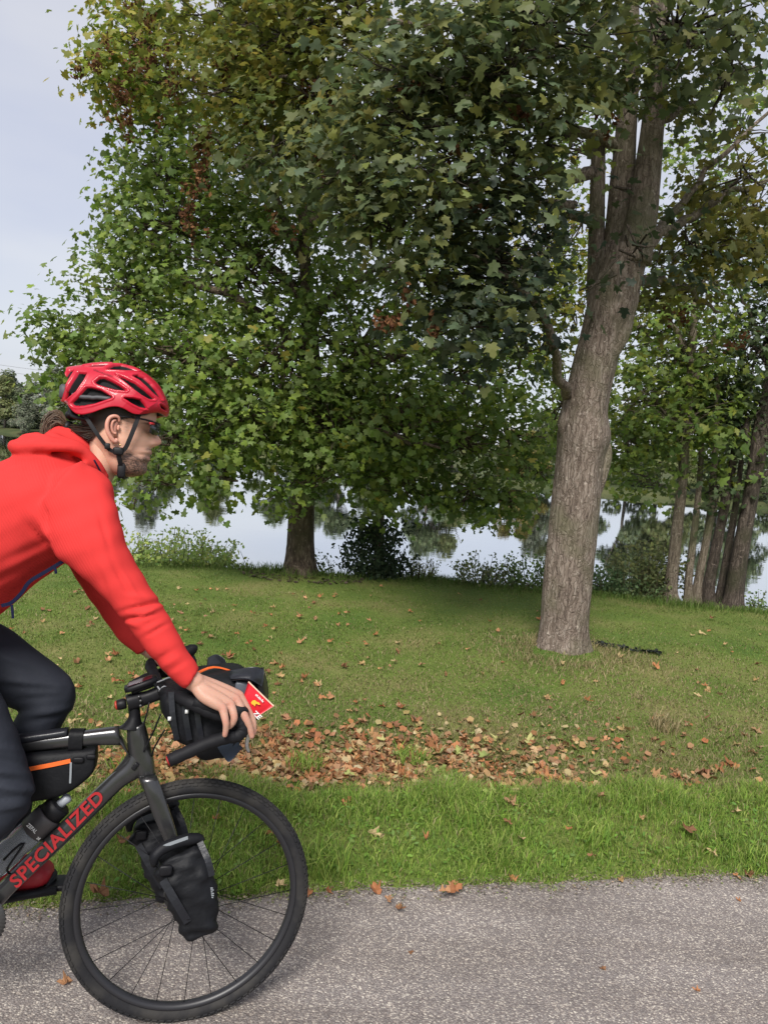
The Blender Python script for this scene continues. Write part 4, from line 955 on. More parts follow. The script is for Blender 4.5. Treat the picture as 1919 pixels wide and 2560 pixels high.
# front wheel (hub > tyre, rim, spokes)
def make_wheel(c, pl, name, label=None):
    def W(a, r, n): return c + pl.s * r * math.cos(a) + pl.u * r * math.sin(a) + pl.n * n
    N = 128; A = np.linspace(0, 2 * np.pi, N, endpoint=False)
    mb = MB(); mb.tube([c - pl.n * .05, c - pl.n * .046, c - pl.n * .03, c - pl.n * .02, c + pl.n * .02, c + pl.n * .03, c + pl.n * .046, c + pl.n * .05], [.008, .012, .024, .014, .014, .026, .012, .008], 16)
    hub = mb.build(name, m_black, bike)
    def ring_mesh(prof, nm, mat):
        V, F = [], []; k = len(prof)
        for i, a in enumerate(A):
            for (r, n) in prof: V.append(W(a, r, n))
            for j in range(k): F.append((i * k + j, ((i + 1) % N) * k + j, ((i + 1) % N) * k + (j + 1) % k, i * k + (j + 1) % k))
        return mesh_obj(nm, V, np.array(F), mat, hub)
    rt = .0195; rc = WR - .0205
    ring_mesh([(rc + rt * math.cos(t) * 1.0, rt * math.sin(t)) for t in np.linspace(0, 2 * np.pi, 14, endpoint=False)], "tyre", m_rub)
    ring_mesh([(WR - 0.0330, -.0125), (WR - 0.0380, -.0145), (WR - 0.0440, -.0135), (WR - 0.0495, -.009), (WR - 0.0520, 0), (WR - 0.0495, .009), (WR - 0.0440, .0135), (WR - 0.0380, .0145), (WR - 0.0330, .0125), (WR - 0.0380, 0)], "rim", m_rim)
    mb = MB(); kn = 104
    for i in range(kn):
        a = 2 * math.pi * i / kn
        for (t, w, off) in ((0, .0045, 0), (.55, .0042, .5), (-.55, .0042, .5), (1.0, .0032, 0), (-1.0, .0032, 0)):
            a2 = a + off * 2 * math.pi / kn
            rr = rc + rt * math.cos(t); p = W(a2, rr, rt * math.sin(t))
            e = pl.s * math.cos(a2) + pl.u * math.sin(a2); out = e * math.cos(t) + pl.n * math.sin(t); tg = np.cross(pl.n, e); sd2 = np.cross(out, tg)
            mb.box(p + out * .0004, tg * .0065, sd2 * w, out * .0022)
    tag(mb.build("tread", m_rub, hub, smooth=False), kind="stuff")
    for i in range(24):
        s = 1 if i % 2 else -1; a = 2 * math.pi * i / 24; b = a + (1 if (i // 2) % 2 else -1) * 1.25
        p0, p1 = W(b, .024, s * .028), W(a, WR - .050, s * .002)
        mb = MB(); mb.tube([p0, p1], .0011, 5); mb.build("spoke", m_black, hub)
    mb = MB(); mb.tube([W(0, 0, .042), W(0, 0, .0445)], .068, 28); mb.build("brake_disc", m_disc, hub)
    return hub
make_wheel(HUB, FW, "front_wheel")
def E_(v): return Plane(v, 0, 0)
# rear wheel, out of frame, on the same ground
rear_c = HUB - FB.s * 1.03 - FB.u * 0.0; rear_c = rear_c + FB.n * float((_h - rear_c) @ FB.n)
rear_c[2] = C0[2] + WR * math.cos(math.radians(LEAN))
make_wheel(rear_c, FB, "rear_wheel")

# frame tubes, traced side view with real thickness
def px_loft(name, st, pl, mat, parent, ex=2.2, n=20, seg=24, conv=None):
    mb = MB(); pair_loft(mb, pl, st, n, seg, ex, conv); return mb.build(name, mat, parent)
BB = FB(-47, 2282, 0)
SEAT = FB(-195, 1650, 0)
mb = MB()
pair_loft(mb, FB, [(297, 1815, 306, 1862, 0, .021), (250, 1821, 254, 1862, 0, .020), (205, 1827, 208, 1865, 0, .019), (100, 1840, 102, 1874, 0, .018), (0, 1853, 2, 1884, 0, .017), (-120, 1868, -118, 1895, 0, .015)], 24, 22, 2.6)
pair_loft(mb, FB, [(318, 1822, 362, 1806, 0, .022), (318, 1845, 369, 1830, 0, .024), (322, 1880, 378, 1868, 0, .025), (330, 1915, 386, 1905, 0, .026), (345, 1940, 389, 1934, 0, .025)], 18, 24, 2.4)
pair_loft(mb, FB, [(330, 1868, 384, 1915, 0, .024), (312, 1904, 352, 1940, 0, .026), (277, 1936, 312, 1964, 0, .027), (217, 1993, 256, 2019, 0, .028), (150, 2058, 190, 2085, 0, .028), (48, 2158, 88, 2180, 0, .028), (0, 2206, 34, 2232, 0, .029), (-62, 2262, -26, 2300, 0, .032)], 30, 24, 2.8)
pair_loft(mb, FB, [(286, 1822, 312, 1872, 0, .018), (310, 1850, 330, 1900, 0, .020), (316, 1885, 345, 1925, 0, .02), (280, 1932, 320, 1955, 0, .02)], 10, 18, 2.2)
mb.tube([BB - FB.u * .02, BB + (SEAT - BB) * .93], .0165, 16)
mb.tube([BB - FB.n * .045, BB + FB.n * .045], .026, 20)
for s in (-1, 1):
    mb.tube([BB + FB.n * s * .03 - FB.s * .02, BB - FB.s * .12 + FB.n * s * .05, rear_c + FB.n * s * .066], [.013, .011, .009], 12)
    mb.tube([BB + (SEAT - BB) * .72 + FB.n * s * .01, rear_c + FB.n * s * .066], [.009, .008], 12)
frame = mb.build("frame", m_frame, bike)
# headset cone, spacers, stem
px_loft("headset", [(296, 1818, 360, 1822, 0, .026), (306, 1812, 358, 1814, 0, .025), (317, 1800, 354, 1803, 0, .022), (322, 1788, 352, 1790, 0, .0185), (321, 1776, 351, 1777, 0, .018), (320, 1760, 348, 1760, 0, .018)], FB, m_black, bike, 2.0)
px_loft("stem", [(314, 1738, 326, 1776, 0, .022), (330, 1734, 344, 1770, 0, .021), (365, 1728, 376, 1758, 0, .018), (392, 1716, 402, 1748, 0, .021), (402, 1710, 414, 1742, 0, .022)], FW, m_black, bike, 2.6)
mb = MB()
for p in ((352, 1752), (352, 1764), (348, 1742)):
    q = FW(*p, -.021); mb.tube([q, q - FW.n * .004], .004, 8)
mb.build("stem_bolt", m_disc, bike)
# port on the head tube, cables
px_loft("cable_port", [(332, 1912, 338, 1918, -.0275, .002), (328, 1920, 340, 1926, -.0282, .002), (336, 1906, 346, 1912, -.0275, .002), (346, 1898, 350, 1904, -.027, .002)][0:1] + [(329, 1921, 337, 1927, -.0282, .0018), (340, 1905, 349, 1911, -.0275, .0018)], FB, m_black, bike, n=8)
for pts_ in ([(374, 1755, -.03), (366, 1790, -.03), (360, 1815, -.02), (366, 1850, -.01)], [(402, 1785, -.06), (388, 1820, -.05), (374, 1850, -.03), (360, 1880, -.026)], [(412, 1825, -.08), (398, 1848, -.06), (386, 1870, -.03), (380, 1890, -.015)]):
    mb = MB(); mb.tube(resample([FW(*q) for q in pts_], 14), .0024, 8); mb.build("cable", m_black, bike)
# fork
mb = MB()
pair_loft(mb, FW, [(344, 1934, 389, 1930, 0, .03), (349, 1948, 394, 1945, 0, .045), (353, 1960, 400, 1958, 0, .05)], 8, 24, 3)
for s in (-1, 1):
    pair_loft(mb, FW, [(351, 1946, 392, 1940, s * .043, .014), (362, 1982, 406, 1973, s * .05, .014), (381, 2035, 426, 2030, s * .054, .013), (405, 2088, 443, 2085, s * .056, .012), (428, 2150, 456, 2148, s * .058, .011), (444, 2215, 464, 2213, s * .060, .010), (450, 2250, 466, 2250, s * .060, .010)], 22, 18, 2.4)
mb.build("fork", m_frame, bike)

# drop handlebar
def mirror(P): return [(p - 2 * ((p - FW.o) @ FW.n) * FW.n) for p in P]
BAR = [(404, 1728, 0), (414, 1730, -.05), (428, 1736, -.11), (452, 1744, -.165), (484, 1760, -.20), (520, 1778, -.212), (556, 1790, -.216), (584, 1796, -.218), (602, 1808, -.22), (606, 1826, -.222), (592, 1840, -.224), (566, 1844, -.226), (520, 1858, -.228), (470, 1880, -.23), (422, 1902, -.232)]
PB = resample([FW(*q) for q in BAR], 70)
rad = np.interp(np.arange(70), [0, 12, 16, 69], [.0145, .0145, .0165, .0165]) * (1 + .05 * np.sin(np.arange(70) * 2.1))
BARF = [(404, 1728, 0), (398, 1712, .05), (388, 1690, .11), (378, 1670, .165), (380, 1658, .195), (402, 1648, .208), (430, 1640, .214), (455, 1634, .216), (468, 1640, .218), (470, 1656, .22), (460, 1668, .222), (440, 1672, .224), (400, 1684, .226), (360, 1700, .228), (330, 1716, .23)]
PF = resample([FW(*q) for q in BARF], 70)
mb = MB(); mb.tube(PB, rad, 16); mb.tube(PF, rad, 16)
bar = mb.build("handlebar", m_tape, bike)
for PP, s in ((PB, -1), (PF, 1)):
    e = PP[-1]; d = PP[-1] - PP[-3]; d /= np.linalg.norm(d)
    mb = MB(); mb.tube([e, e + d * .002, e + d * .004], [.0125, .013, .008], 14); mb.build("bar_end_plug", m_red, bar)
# hoods and levers
def hood(sgn):
    H = [FW(486, 1752, -.205), FW(520, 1764, -.212), FW(560, 1776, -.216), (FW(590, 1776, -.217)), FW(606, 1772, -.217), FW(612, 1766, -.217)]
    Lv = [FW(604, 1790, -.217), FW(616, 1812, -.217), FW(620, 1840, -.216), FW(617, 1862, -.214), FW(622, 1880, -.212)]
    pad = [FW(601, 1818, -.218), FW(606, 1832, -.219), (FW(608, 1844, -.22))]
    if sgn > 0:
        H = [FW(396, 1652, .205), FW(420, 1642, .212), FW(448, 1634, .216), FW(468, 1630, .217), FW(480, 1622, .217), FW(482, 1612, .217)]
        Lv = [FW(478, 1636, .217), FW(486, 1652, .217), FW(488, 1672, .216), FW(484, 1690, .214), FW(486, 1704, .212)]; pad = [FW(478, 1660, .218), FW(480, 1670, .219), FW(482, 1680, .22)]
    mb = MB(); mb.tube(resample(H, 16), np.interp(np.arange(16), [0, 5, 10, 14, 15], [.017, .019, .019, .016, .011]), 14); mb.build("brake_hood", m_tape, bar)
    mb = MB(); mb.tube(resample(Lv, 14), np.linspace(.0075, .0045, 14), 10); lv = mb.build("brake_lever", m_steel if sgn < 0 else m_black, bar)
    mb = MB(); mb.tube(resample(pad, 6), [.006, .009, .010, .010, .009, .005], 10); mb.build("shift_paddle", m_grey, bar)
hood(-1); hood(1)
m_cord = material("grey_cord", (.30, .31, .33), .6)
for q in ([(392, 1706, -.02), (408, 1700, -.03), (424, 1694, -.03), (436, 1700, -.02)], [(398, 1728, -.04), (410, 1716, -.045), (420, 1722, -.04), (434, 1738, -.05)], [(394, 1716, -.035), (404, 1728, -.045), (416, 1726, -.045)]):
    mb = MB(); mb.tube(resample([FW(*v) for v in q], 12), .0022, 7); mb.build("cord", m_cord, bar)
# cranks, chainring, pedals, saddle
cr_ax = FB.s * math.cos(.10) + FB.u * math.sin(.10)
mb = MB(); R0 = .072
ringp = lambda r, n, k: [BB + FB.s * r * math.cos(a) + FB.u * r * math.sin(a) + FB.n * n for a in np.linspace(0, 2 * np.pi, k, endpoint=False)]
outer = [BB + (FB.s * math.cos(a) + FB.u * math.sin(a)) * (R0 + (.004 if i % 2 else 0)) - FB.n * .047 for i, a in enumerate(np.linspace(0, 2 * np.pi, 88, endpoint=False))]
mb.rings([ringp(.05, -.045, 88), outer, [p - FB.n * .003 for p in outer], ringp(.05, -.05, 88)], cap=False); mb.build("chainring", m_disc, bike)
PED_N = BB - cr_ax * .172; PED_F = BB + cr_ax * .172
for nm, e, s in (("n", PED_N, -1), ("f", PED_F, 1)):
    mb = MB(); mb.tube([BB + FB.n * s * .06, BB + (e - BB) * .5 + FB.n * s * .068, e + FB.n * s * .075], [.016, .012, .012], 12); mb.build("crank_arm", m_black, bike)
    mb = MB(); mb.box(e + FB.n * s * .115, FB.s * .036, FB.n * .036, FB.u * .009, .25); mb.build("pedal", m_black, bike)
mb = MB(); mb.tube([SEAT - FB.s * -.05 - FB.u * .10, SEAT - FB.s * .01], .0136, 14); mb.build("seat_post", m_black, bike)
mb = MB()
for q in (0,):
    st = [(-.15, .075, .0), (-.10, .075, .006), (-.03, .05, .004), (.05, .024, .0), (.12, .017, -.005), (.135, .010, -.01)]
    th = np.linspace(0, 2 * np.pi, 18, endpoint=False)
    mb.rings([SEAT + FB.s * a + FB.u * (.02 + z) + np.outer(np.cos(th), FB.n * w) + np.outer(np.sin(th), FB.u * .018) for a, w, z in st])
mb.build("saddle", m_black, bike)

# lettering on the down tube
A, B = FB(44, 2246, -.031), FB(296, 1994, -.031)
xd = B - A; xl = np.linalg.norm(xd); xd = xd / xl; yd = np.cross(FB.n, xd); yd = yd if yd[2] > 0 else -yd
P0 = FB(44, 2222, -.0305)
text_obj("lettering", "SPECIALIZED", 1, P0, FB(262, 1999, -.031) - P0, yd, m_red, bike, width=np.linalg.norm(FB(266, 1996, -.031) - P0), shear=.10, bold=.026, height=.036)

# ------------------------------------------------------------------ bags, bottle and small kit (things carried on the bicycle)
def strap(P, w, t, nrm, mat, name, parent):
    """flat band along points P, width w across nrm x tangent, thickness t"""
    P = np.asarray(P); T = np.gradient(P, axis=0); T /= np.linalg.norm(T, axis=1)[:, None]; R = []
    for p, tt in zip(P, T):
        a = np.cross(nrm, tt); a /= np.linalg.norm(a) + 1e-9; nn = np.cross(tt, a)
        R.append(np.array([p + a * w + nn * t, p - a * w + nn * t, p - a * w - nn * t, p + a * w - nn * t]))
    mb = MB(); mb.rings(R); return mb.build(name, mat, parent, smooth=False)

def print_strokes(name, P0, xd, yd, w, h, n, mat, parent):
    """small print too blurred to read: a row of uneven flat strokes"""
    xd = xd / np.linalg.norm(xd); yd = yd / np.linalg.norm(yd); nn_ = np.cross(xd, yd); mb = MB()
    for k in range(n):
        a = w * (k + .5) / n; hh = h * (.75 + .25 * math.sin(k * 2.3)); mb.box(P0 + xd * a + yd * hh / 2, xd * w / n * .3 + yd * .0002, yd * hh / 2 + xd * .0006 * math.sin(k * 1.7), nn_ * .0003)
    return mb.build(name, mat, parent, smooth=False)
def fork_bag(sgn, off, label):
    ox, oy = off; nc = sgn * .12
    t = empty("fork_bag", FW(455 + ox, 2330 + oy, nc)); tag(t, label, "bag", "fork bags")
    st = [(398, 2150, 486, 2108), (392, 2166, 508, 2122), (394, 2190, 522, 2145), (408, 2222, 535, 2188), (424, 2262, 542, 2232), (438, 2300, 544, 2280), (448, 2318, 543, 2303), (458, 2330, 536, 2312), (470, 2338, 520, 2322)]
    hw = [.030, .040, .047, .052, .054, .055, .053, .048, .030]
    mb = MB(); pair_loft(mb, FW, [(a + ox, b + oy, c + ox, d + oy, nc, h) for (a, b, c, d), h in zip(st, hw)], 30, 32, 3.2)
    body = mb.build("body", m_bag, t)
    V = coords(body); x, y = project(V); N = normals(body)
    wv = .006 * np.sin((x - ox) * .11 + (y - oy) * .07) * np.exp(-((y - oy - 2190) / 40) ** 2) + .004 * np.sin((x - ox) * .05 - (y - oy) * .10) + .003 * np.sin((y - oy) * .2 + x * .03)
    set_coords(body, V + N * wv[:, None])
    mb = MB(); mb.tube(resample([FW(386 + ox, 2164 + oy, nc - .03), FW(388 + ox, 2140 + oy, nc - .035), FW(410 + ox, 2120 + oy, nc - .03), FW(450 + ox, 2104 + oy, nc - .02), FW(492 + ox, 2096 + oy, nc - .01), FW(506 + ox, 2104 + oy, nc - .01)], 18), np.interp(np.arange(18), [0, 3, 12, 17], [.008, .014, .016, .010]), 10)
    mb.build("roll_top", m_bag, t)
    mb = MB(); q = FW(414 + ox, 2176 + oy, nc - .047); mb.box(q, FW.s * .016, FW.u * .013, FW.n * .006, .3); mb.build("buckle", m_black, t)
    strap(resample([FW(386 + ox, 2128 + oy, nc - .03), FW(420 + ox, 2112 + oy, nc - .04), FW(470 + ox, 2094 + oy, nc - .03)], 10), .004, .001, FW.n, m_grey, "strap", t)
    strap(resample([FW(500 + ox, 2105 + oy, nc - .03), FW(520 + ox, 2150 + oy, nc - .052), FW(530 + ox, 2190 + oy, nc - .058)], 10), .008, .001, FW.n, m_bag2, "strap", t)
    strap(resample([FW(408 + ox, 2200 + oy, nc - .05), FW(440 + ox, 2255 + oy, nc - .062), FW(470 + ox, 2305 + oy, nc - .056)], 10), .010, .002, FW.n, m_bag2, "fold", t)
    if sgn < 0:
        q = FW(437, 2098, -.075); mb = MB(); mb.tube([q, q - FW.n * .008], .010, 12); mb.build("knob", m_black, t)
        a = FW(526, 2218, -.178); print_strokes("print", a, FW(530, 2250, -.178) - a, FW.s, .030, .008, 6, m_grey, t)
    return t
fork_bag(-1, (0, 0), "black roll-top bag strapped to the near fork leg, its side facing the camera path")
fork_bag(1, (-62, -88), "black roll-top bag on the far fork leg, seen through the front wheel")

# handlebar roll bag
hb = empty("handlebar_bag", FW(520, 1900, 0)); tag(hb, "bulky black roll bag hung in front of the handlebar", "bag")
outl = [(405, 1756), (406, 1792), (416, 1822), (434, 1846), (463, 1868), (498, 1894), (522, 1904), (552, 1900), (580, 1892), (608, 1862), (632, 1820), (648, 1785), (655, 1745), (652, 1712), (624, 1694), (576, 1694), (530, 1700), (480, 1712), (440, 1728), (415, 1740)]
OP = np.array([FW(x, y, -.16) for x, y in outl]); OP = resample(np.vstack([OP, OP[:1]]), 61)[:-1]; ctr = OP.mean(0)
R = []
for n_, k in ((-.165, .5), (-.168, .78), (-.160, .93), (-.14, 1.0), (-.05, 1.03), (.05, 1.02), (.14, 1.0), (.18, .96), (.215, .85), (.225, .5)):
    R.append(ctr + (OP - ctr) * k + FW.n * (n_ + .16) - FW.u * .10 * max(0, n_ + .12))
mb = MB(); mb.rings(R); body = mb.build("body", m_bag, hb)
V = coords(body); N = normals(body); x, y = project(V)
set_coords(body, V + N * (.006 * np.sin(x * .09 + y * .02) * np.exp(-((y - 1820) / 70) ** 2) + .004 * np.sin(V @ FW.n * 60 + x * .03))[:, None])
# rolled closure at the near end: a folded flap with a lip
def sheet(name, grid, thick, mat, parent):
    G = np.array([[FW(*q) for q in row] for row in grid]); G = np.array([resample(r, 14) for r in G]); G = np.array([resample(G[:, j], 12) for j in range(14)])
    a, b = G.shape[:2]; du = np.gradient(G, axis=0); dv = np.gradient(G, axis=1); nn = np.cross(du, dv); nn /= np.linalg.norm(nn, axis=2)[..., None] + 1e-12
    V = np.concatenate([(G + nn * thick).reshape(-1, 3), (G - nn * thick).reshape(-1, 3)]); i = np.arange(a * b).reshape(a, b); F = []
    for p in range(a - 1):
        for q in range(b - 1):
            F.append((i[p, q], i[p + 1, q], i[p + 1, q + 1], i[p, q + 1])); o = a * b; F.append((o + i[p, q], o + i[p, q + 1], o + i[p + 1, q + 1], o + i[p + 1, q]))
    rim = [i[p, 0] for p in range(a)] + [i[a - 1, q] for q in range(1, b)] + [i[p, b - 1] for p in range(a - 2, -1, -1)] + [i[0, q] for q in range(b - 2, 0, -1)]
    for k in range(len(rim)): F.append((rim[k], rim[(k + 1) % len(rim)], a * b + rim[(k + 1) % len(rim)], a * b + rim[k]))
    return mesh_obj(name, V, F, mat, parent)
sheet("flap", [[(576, 1679, -.13), (610, 1672, -.15), (640, 1669, -.16), (658, 1672, -.15)], [(574, 1690, -.165), (606, 1688, -.18), (636, 1690, -.185), (656, 1700, -.165)], [(578, 1700, -.18), (606, 1698, -.19), (630, 1702, -.192), (652, 1716, -.17)]], .003, m_bag2, hb)
sheet("flap", [[(655, 1668, -.12), (662, 1690, -.11), (668, 1720, -.10), (668, 1750, -.10)], [(656, 1690, -.16), (658, 1715, -.15), (660, 1740, -.14), (656, 1775, -.13)], [(640, 1700, -.17), (646, 1730, -.165), (646, 1760, -.155), (642, 1800, -.15)]], .003, m_bag2, hb)
sheet("flap", [[(520, 1648, .20), (540, 1640, .21), (560, 1650, .20)], [(518, 1665, .17), (545, 1655, .18), (570, 1672, .17)], [(515, 1680, .14), (550, 1682, .14), (585, 1688, .14)]], .006, m_bag2, hb)
strap(resample([FW(478, 1690, -.08), FW(530, 1668, -.06), FW(575, 1676, -.05), FW(590, 1684, -.05)], 12), .006, .0015, FW.u, m_orange, "cord", hb)
for k, xx in enumerate((438, 470, 500)):
    strap(resample([FW(xx - 10, 1730, -.17), FW(xx - 6, 1790, -.178), FW(xx + 4, 1850, -.174)], 8), .007, .0012, FW.n, m_bag2, "strap", hb)
for p in ((424, 1797), (467, 1779)):
    q = FW(*p, -.182); mb = MB(); mb.box(q, FW.s * .004, FW.u * .005, FW.n * .001); mb.build("reflective_tab", m_white, hb)
m_navy = material("navy_patch", (.018, .03, .055), .5, var=.2)
sheet("side_pocket", [[(535, 1842, -.172), (560, 1835, -.172), (590, 1842, -.17)], [(545, 1870, -.174), (570, 1872, -.174), (600, 1862, -.17)], [(566, 1900, -.165), (576, 1902, -.165), (606, 1868, -.165)]], .002, m_navy, hb)

# slate grey power pack and red snack packet tucked into the mesh
pp = [(588, 1702), (620, 1708), (618, 1775), (584, 1772)]
Q = [FW(x, y, -.165) for x, y in pp]; c = sum(Q) / 4
mb = MB(); mb.box(c, (Q[1] - Q[0]) / 2, (Q[0] - Q[3]) / 2, FW.n * .010, .18)
tag(mb.build("power_pack", material("slate_plastic", (.07, .08, .10), .45)), "slate grey block tucked beside the red packet under the rider's hand", "power bank")
Q = [FW(*p) for p in ((621, 1704, -.19), (684, 1765, -.185), (634, 1797, -.19), (606, 1752, -.19))]
m_pack = material("packet_foil", (.62, .012, .025), .35, spec=.5, bump=.25, bscale=20, bdist=.008)
G = np.array([[Q[0] * (1 - u) * (1 - v) + Q[1] * u * (1 - v) + Q[2] * u * v + Q[3] * (1 - u) * v for u in np.linspace(0, 1, 12)] for v in np.linspace(0, 1, 10)])
pn = np.cross(Q[1] - Q[0], Q[3] - Q[0]); pn /= np.linalg.norm(pn); pn = pn if pn @ FW.n < 0 else -pn
bul = np.outer(np.sin(np.linspace(0, np.pi, 10)), np.sin(np.linspace(0, np.pi, 12))) ** .6 * .006
V = np.concatenate([(G + pn * (.001 + bul[..., None])).reshape(-1, 3), (G - pn * (.001 + bul[..., None])).reshape(-1, 3)]); i = np.arange(120).reshape(10, 12); F = []
for p in range(9):
    for q in range(11): F += [(i[p, q], i[p, q + 1], i[p + 1, q + 1], i[p + 1, q]), (120 + i[p, q], 120 + i[p + 1, q], 120 + i[p + 1, q + 1], 120 + i[p, q + 1])]
rim = [i[p, 0] for p in range(10)] + [i[9, q] for q in range(1, 12)] + [i[p, 11] for p in range(8, -1, -1)] + [i[0, q] for q in range(10, 0, -1)]
for k in range(len(rim)): F.append((rim[k], 120 + rim[k], 120 + rim[(k + 1) % len(rim)], rim[(k + 1) % len(rim)]))
pk = mesh_obj("snack_packet", V, F, m_pack); tag(pk, "red foil snack packet with yellow emblem and white letters in the handlebar bag", "packet")
xd = Q[1] - Q[0]; yd = Q[0] - Q[3]; yd = yd - xd * (yd @ xd) / (xd @ xd)
ofs = pn * .0085
text_obj("lettering", "ZE", 1, FW(628, 1782, -.192) + ofs * .6, xd, yd, m_white, pk, width=.028, height=.013, bold=.03, shear=.15)
print_strokes("print", FW(636, 1736, -.192) + ofs * .8, xd, yd, .030, .006, 8, m_white, pk)
emb = [(626, 1754), (630, 1749), (636, 1748), (640, 1752), (646, 1754), (649, 1759), (645, 1760), (641, 1757), (637, 1759), (636, 1764), (632, 1760), (628, 1758)]
EV = [FW(x, y, -.192) + ofs for x, y in emb]; ec = sum(EV) / len(EV)
mesh_obj("emblem", EV + [ec], [(k, (k + 1) % len(EV), len(EV)) for k in range(len(EV))], material("emblem_yellow", (.85, .42, .03), .5), pk, smooth=False)
strap([Q[0] + pn * .0015, (Q[0] + Q[1]) / 2 + pn * .002, Q[1] + pn * .0015], .0016, .0006, pn, material("foil_edge", (.8, .55, .42), .4), "seam", pk)

# cycle computer and round light
Q = [FW(*p) for p in ((318, 1716, -.018), (388, 1694, -.012))]
cc_ = FW(353, 1709, 0); ax = FW.s * .042; az = FW.u * .3 + FW.s * .0
tilt = FW.s * .94 + FW.u * .34; tilt /= np.linalg.norm(tilt); upc = np.cross(FW.n, tilt); upc = upc if upc[2] > 0 else -upc
mb = MB(); mb.box(cc_, tilt * .044, FW.n * .029, upc * .008, .28); comp = mb.build("cycle_computer", m_black); tag(comp, "small black cycle computer with dark maroon screen on the stem", "device")
mb = MB(); mb.box(cc_ + upc * .0092, tilt * .034, FW.n * .023, upc * .0006, .1); mb.build("screen", material("dark_screen", (.055, .012, .018), .12, spec=.6), comp)
mb = MB(); mb.box(cc_ - upc * .013, tilt * .03, FW.n * .012, upc * .006, .2); mb.build("mount", m_black, comp)
a, b = FW(316, 1758, 0), FW(293, 1763, 0)
mb = MB(); mb.tube([a, a + (b - a) * .15, a + (b - a) * .9, b], [.012, .0145, .0145, .012], 18); bell = mb.build("round_light", m_black); tag(bell, "small round black light with red end behind the stem", "light")
d = (b - a) / np.linalg.norm(b - a); mb = MB(); mb.tube([b, b + d * .004, b + d * .006], [.013, .012, .006], 18); mb.build("red_end", material("red_plastic", (.35, .035, .02), .4), bell)

# frame bag
fbag = empty("frame_bag", FB(150, 1990, 0)); tag(fbag, "black frame bag with orange zip strapped under the top tube", "bag")
mb = MB(); pair_loft(mb, FB, [(243, 1868, 243, 1905, 0, .020), (241, 1866, 236, 1926, 0, .028), (225, 1867, 218, 1946, 0, .031), (190, 1870, 186, 1970, 0, .033), (150, 1873, 146, 1989, 0, .034), (90, 1878, 88, 1999, 0, .034), (0, 1886, 0, 2010, 0, .033), (-90, 1895, -90, 2015, 0, .03)], 30, 28, 4.0)
mb.build("body", m_bag, fbag)
strap(resample([FB(72, 1923, -.0352), FB(125, 1913, -.0358), (FB(177, 1902, -.0352))], 10), .0055, .0012, FB.n, m_orange, "zip", fbag)
mb = MB(); q = FB(196, 1900, -.035); mb.box(q, FB.s * .014, FB.u * .007, FB.n * .004, .3); mb.box(FB(228, 1892, -.033), FB.s * .012, FB.u * .005, FB.n * .004, .3); mb.build("buckle", m_black, fbag)
strap(resample([FB(178, 1906, -.036), FB(177, 1935, -.036), FB(176, 1958, -.035)], 8), .0025, .0012, FB.n, m_grey, "zip_pull", fbag)
th = np.linspace(0, 2 * np.pi, 25); cst = FB(193, 1849, 0)
mb = MB(); R = []
for a_ in (-.018, .018):
    R.append(np.array([cst + FB.s * a_ * (1) + FB.n * .0235 * np.sign(math.cos(t)) * abs(math.cos(t)) ** .6 + FB.u * .0285 * np.sign(math.sin(t)) * abs(math.sin(t)) ** .6 for t in th[:-1]]))
mb.rings(R, cap=False); mb.build("strap", m_bag, fbag)
# low pouch on top of the top tube
mb = MB(); pair_loft(mb, FB, [(172, 1822, 172, 1836, 0, .016), (165, 1820, 166, 1840, 0, .020), (110, 1828, 112, 1848, 0, .021), (50, 1836, 52, 1858, 0, .021), (-40, 1848, -38, 1870, 0, .018)], 16, 20, 3)
tag(mb.build("top_tube_pouch", m_bag2), "slim glossy black pouch lying along the top tube", "bag")

# water bottle in its cage
m_clear = bpy.data.materials.new("clear_plastic"); m_clear.use_nodes = True
pb = m_clear.node_tree.nodes['Principled BSDF']; pb.inputs['Base Color'].default_value = (.62, .64, .66, 1); pb.inputs['Roughness'].default_value = .18; pb.inputs['Transmission Weight'].default_value = .75; pb.inputs['IOR'].default_value = 1.2
b0, b1 = FB(-20, 2172, 0), FB(150, 2012, 0); bd = (b1 - b0) / np.linalg.norm(b1 - b0); bl = np.linalg.norm(b1 - b0)
bt = empty("water_bottle", b0); tag(bt, "clear plastic water bottle with a dark lettered cap in the frame", "bottle")
mb = MB(); mb.tube([b0, b0 + bd * .004, b0 + bd * .02, b0 + bd * bl * .3, b0 + bd * bl * .36, b0 + bd * bl * .42, b0 + bd * bl * .60], [.02, .034, .036, .036, .033, .036, .036], 28); mb.build("body", m_clear, bt)
m_cap = material("cap_plastic", (.045, .04, .042), .5)
mb = MB(); mb.tube([b0 + bd * bl * .595, b0 + bd * bl * .60, b0 + bd * bl * .84, b0 + bd * bl * .86], [.036, .0375, .0375, .034], 28); cap = mb.build("cap", m_cap, bt)
mb = MB(); mb.tube([b0 + bd * bl * .86, b0 + bd * bl * .865, b0 + bd * bl * 1.0, b0 + bd * bl * 1.01], [.03, .034, .033, .028], 28); mb.build("cap_ring", m_black, bt)
mb = MB(); mb.tube([b0 + bd * bl * 1.01, b0 + bd * bl * 1.05, b0 + bd * bl * 1.12, b0 + bd * bl * 1.14], [.013, .012, .014, .009], 16); mb.build("spout", material("spout_grey", (.3, .32, .36), .4), bt)
pd = np.cross(bd, FB.n); pd = pd if pd[2] < 0 else -pd
a = b0 + bd * bl * .66 - FB.n * .0385 - pd * .026
text_obj("lettering", "ZEFAL", 1, a, pd, bd, m_white, bt, width=.032, height=.010, bold=.02)
a = b0 + bd * bl * .62 - FB.n * .033 + pd * .018
text_obj("lettering", "2E", 1, a, pd + FB.n * .4, bd, m_white, bt, width=.010, height=.007, bold=.02)
mb = MB()
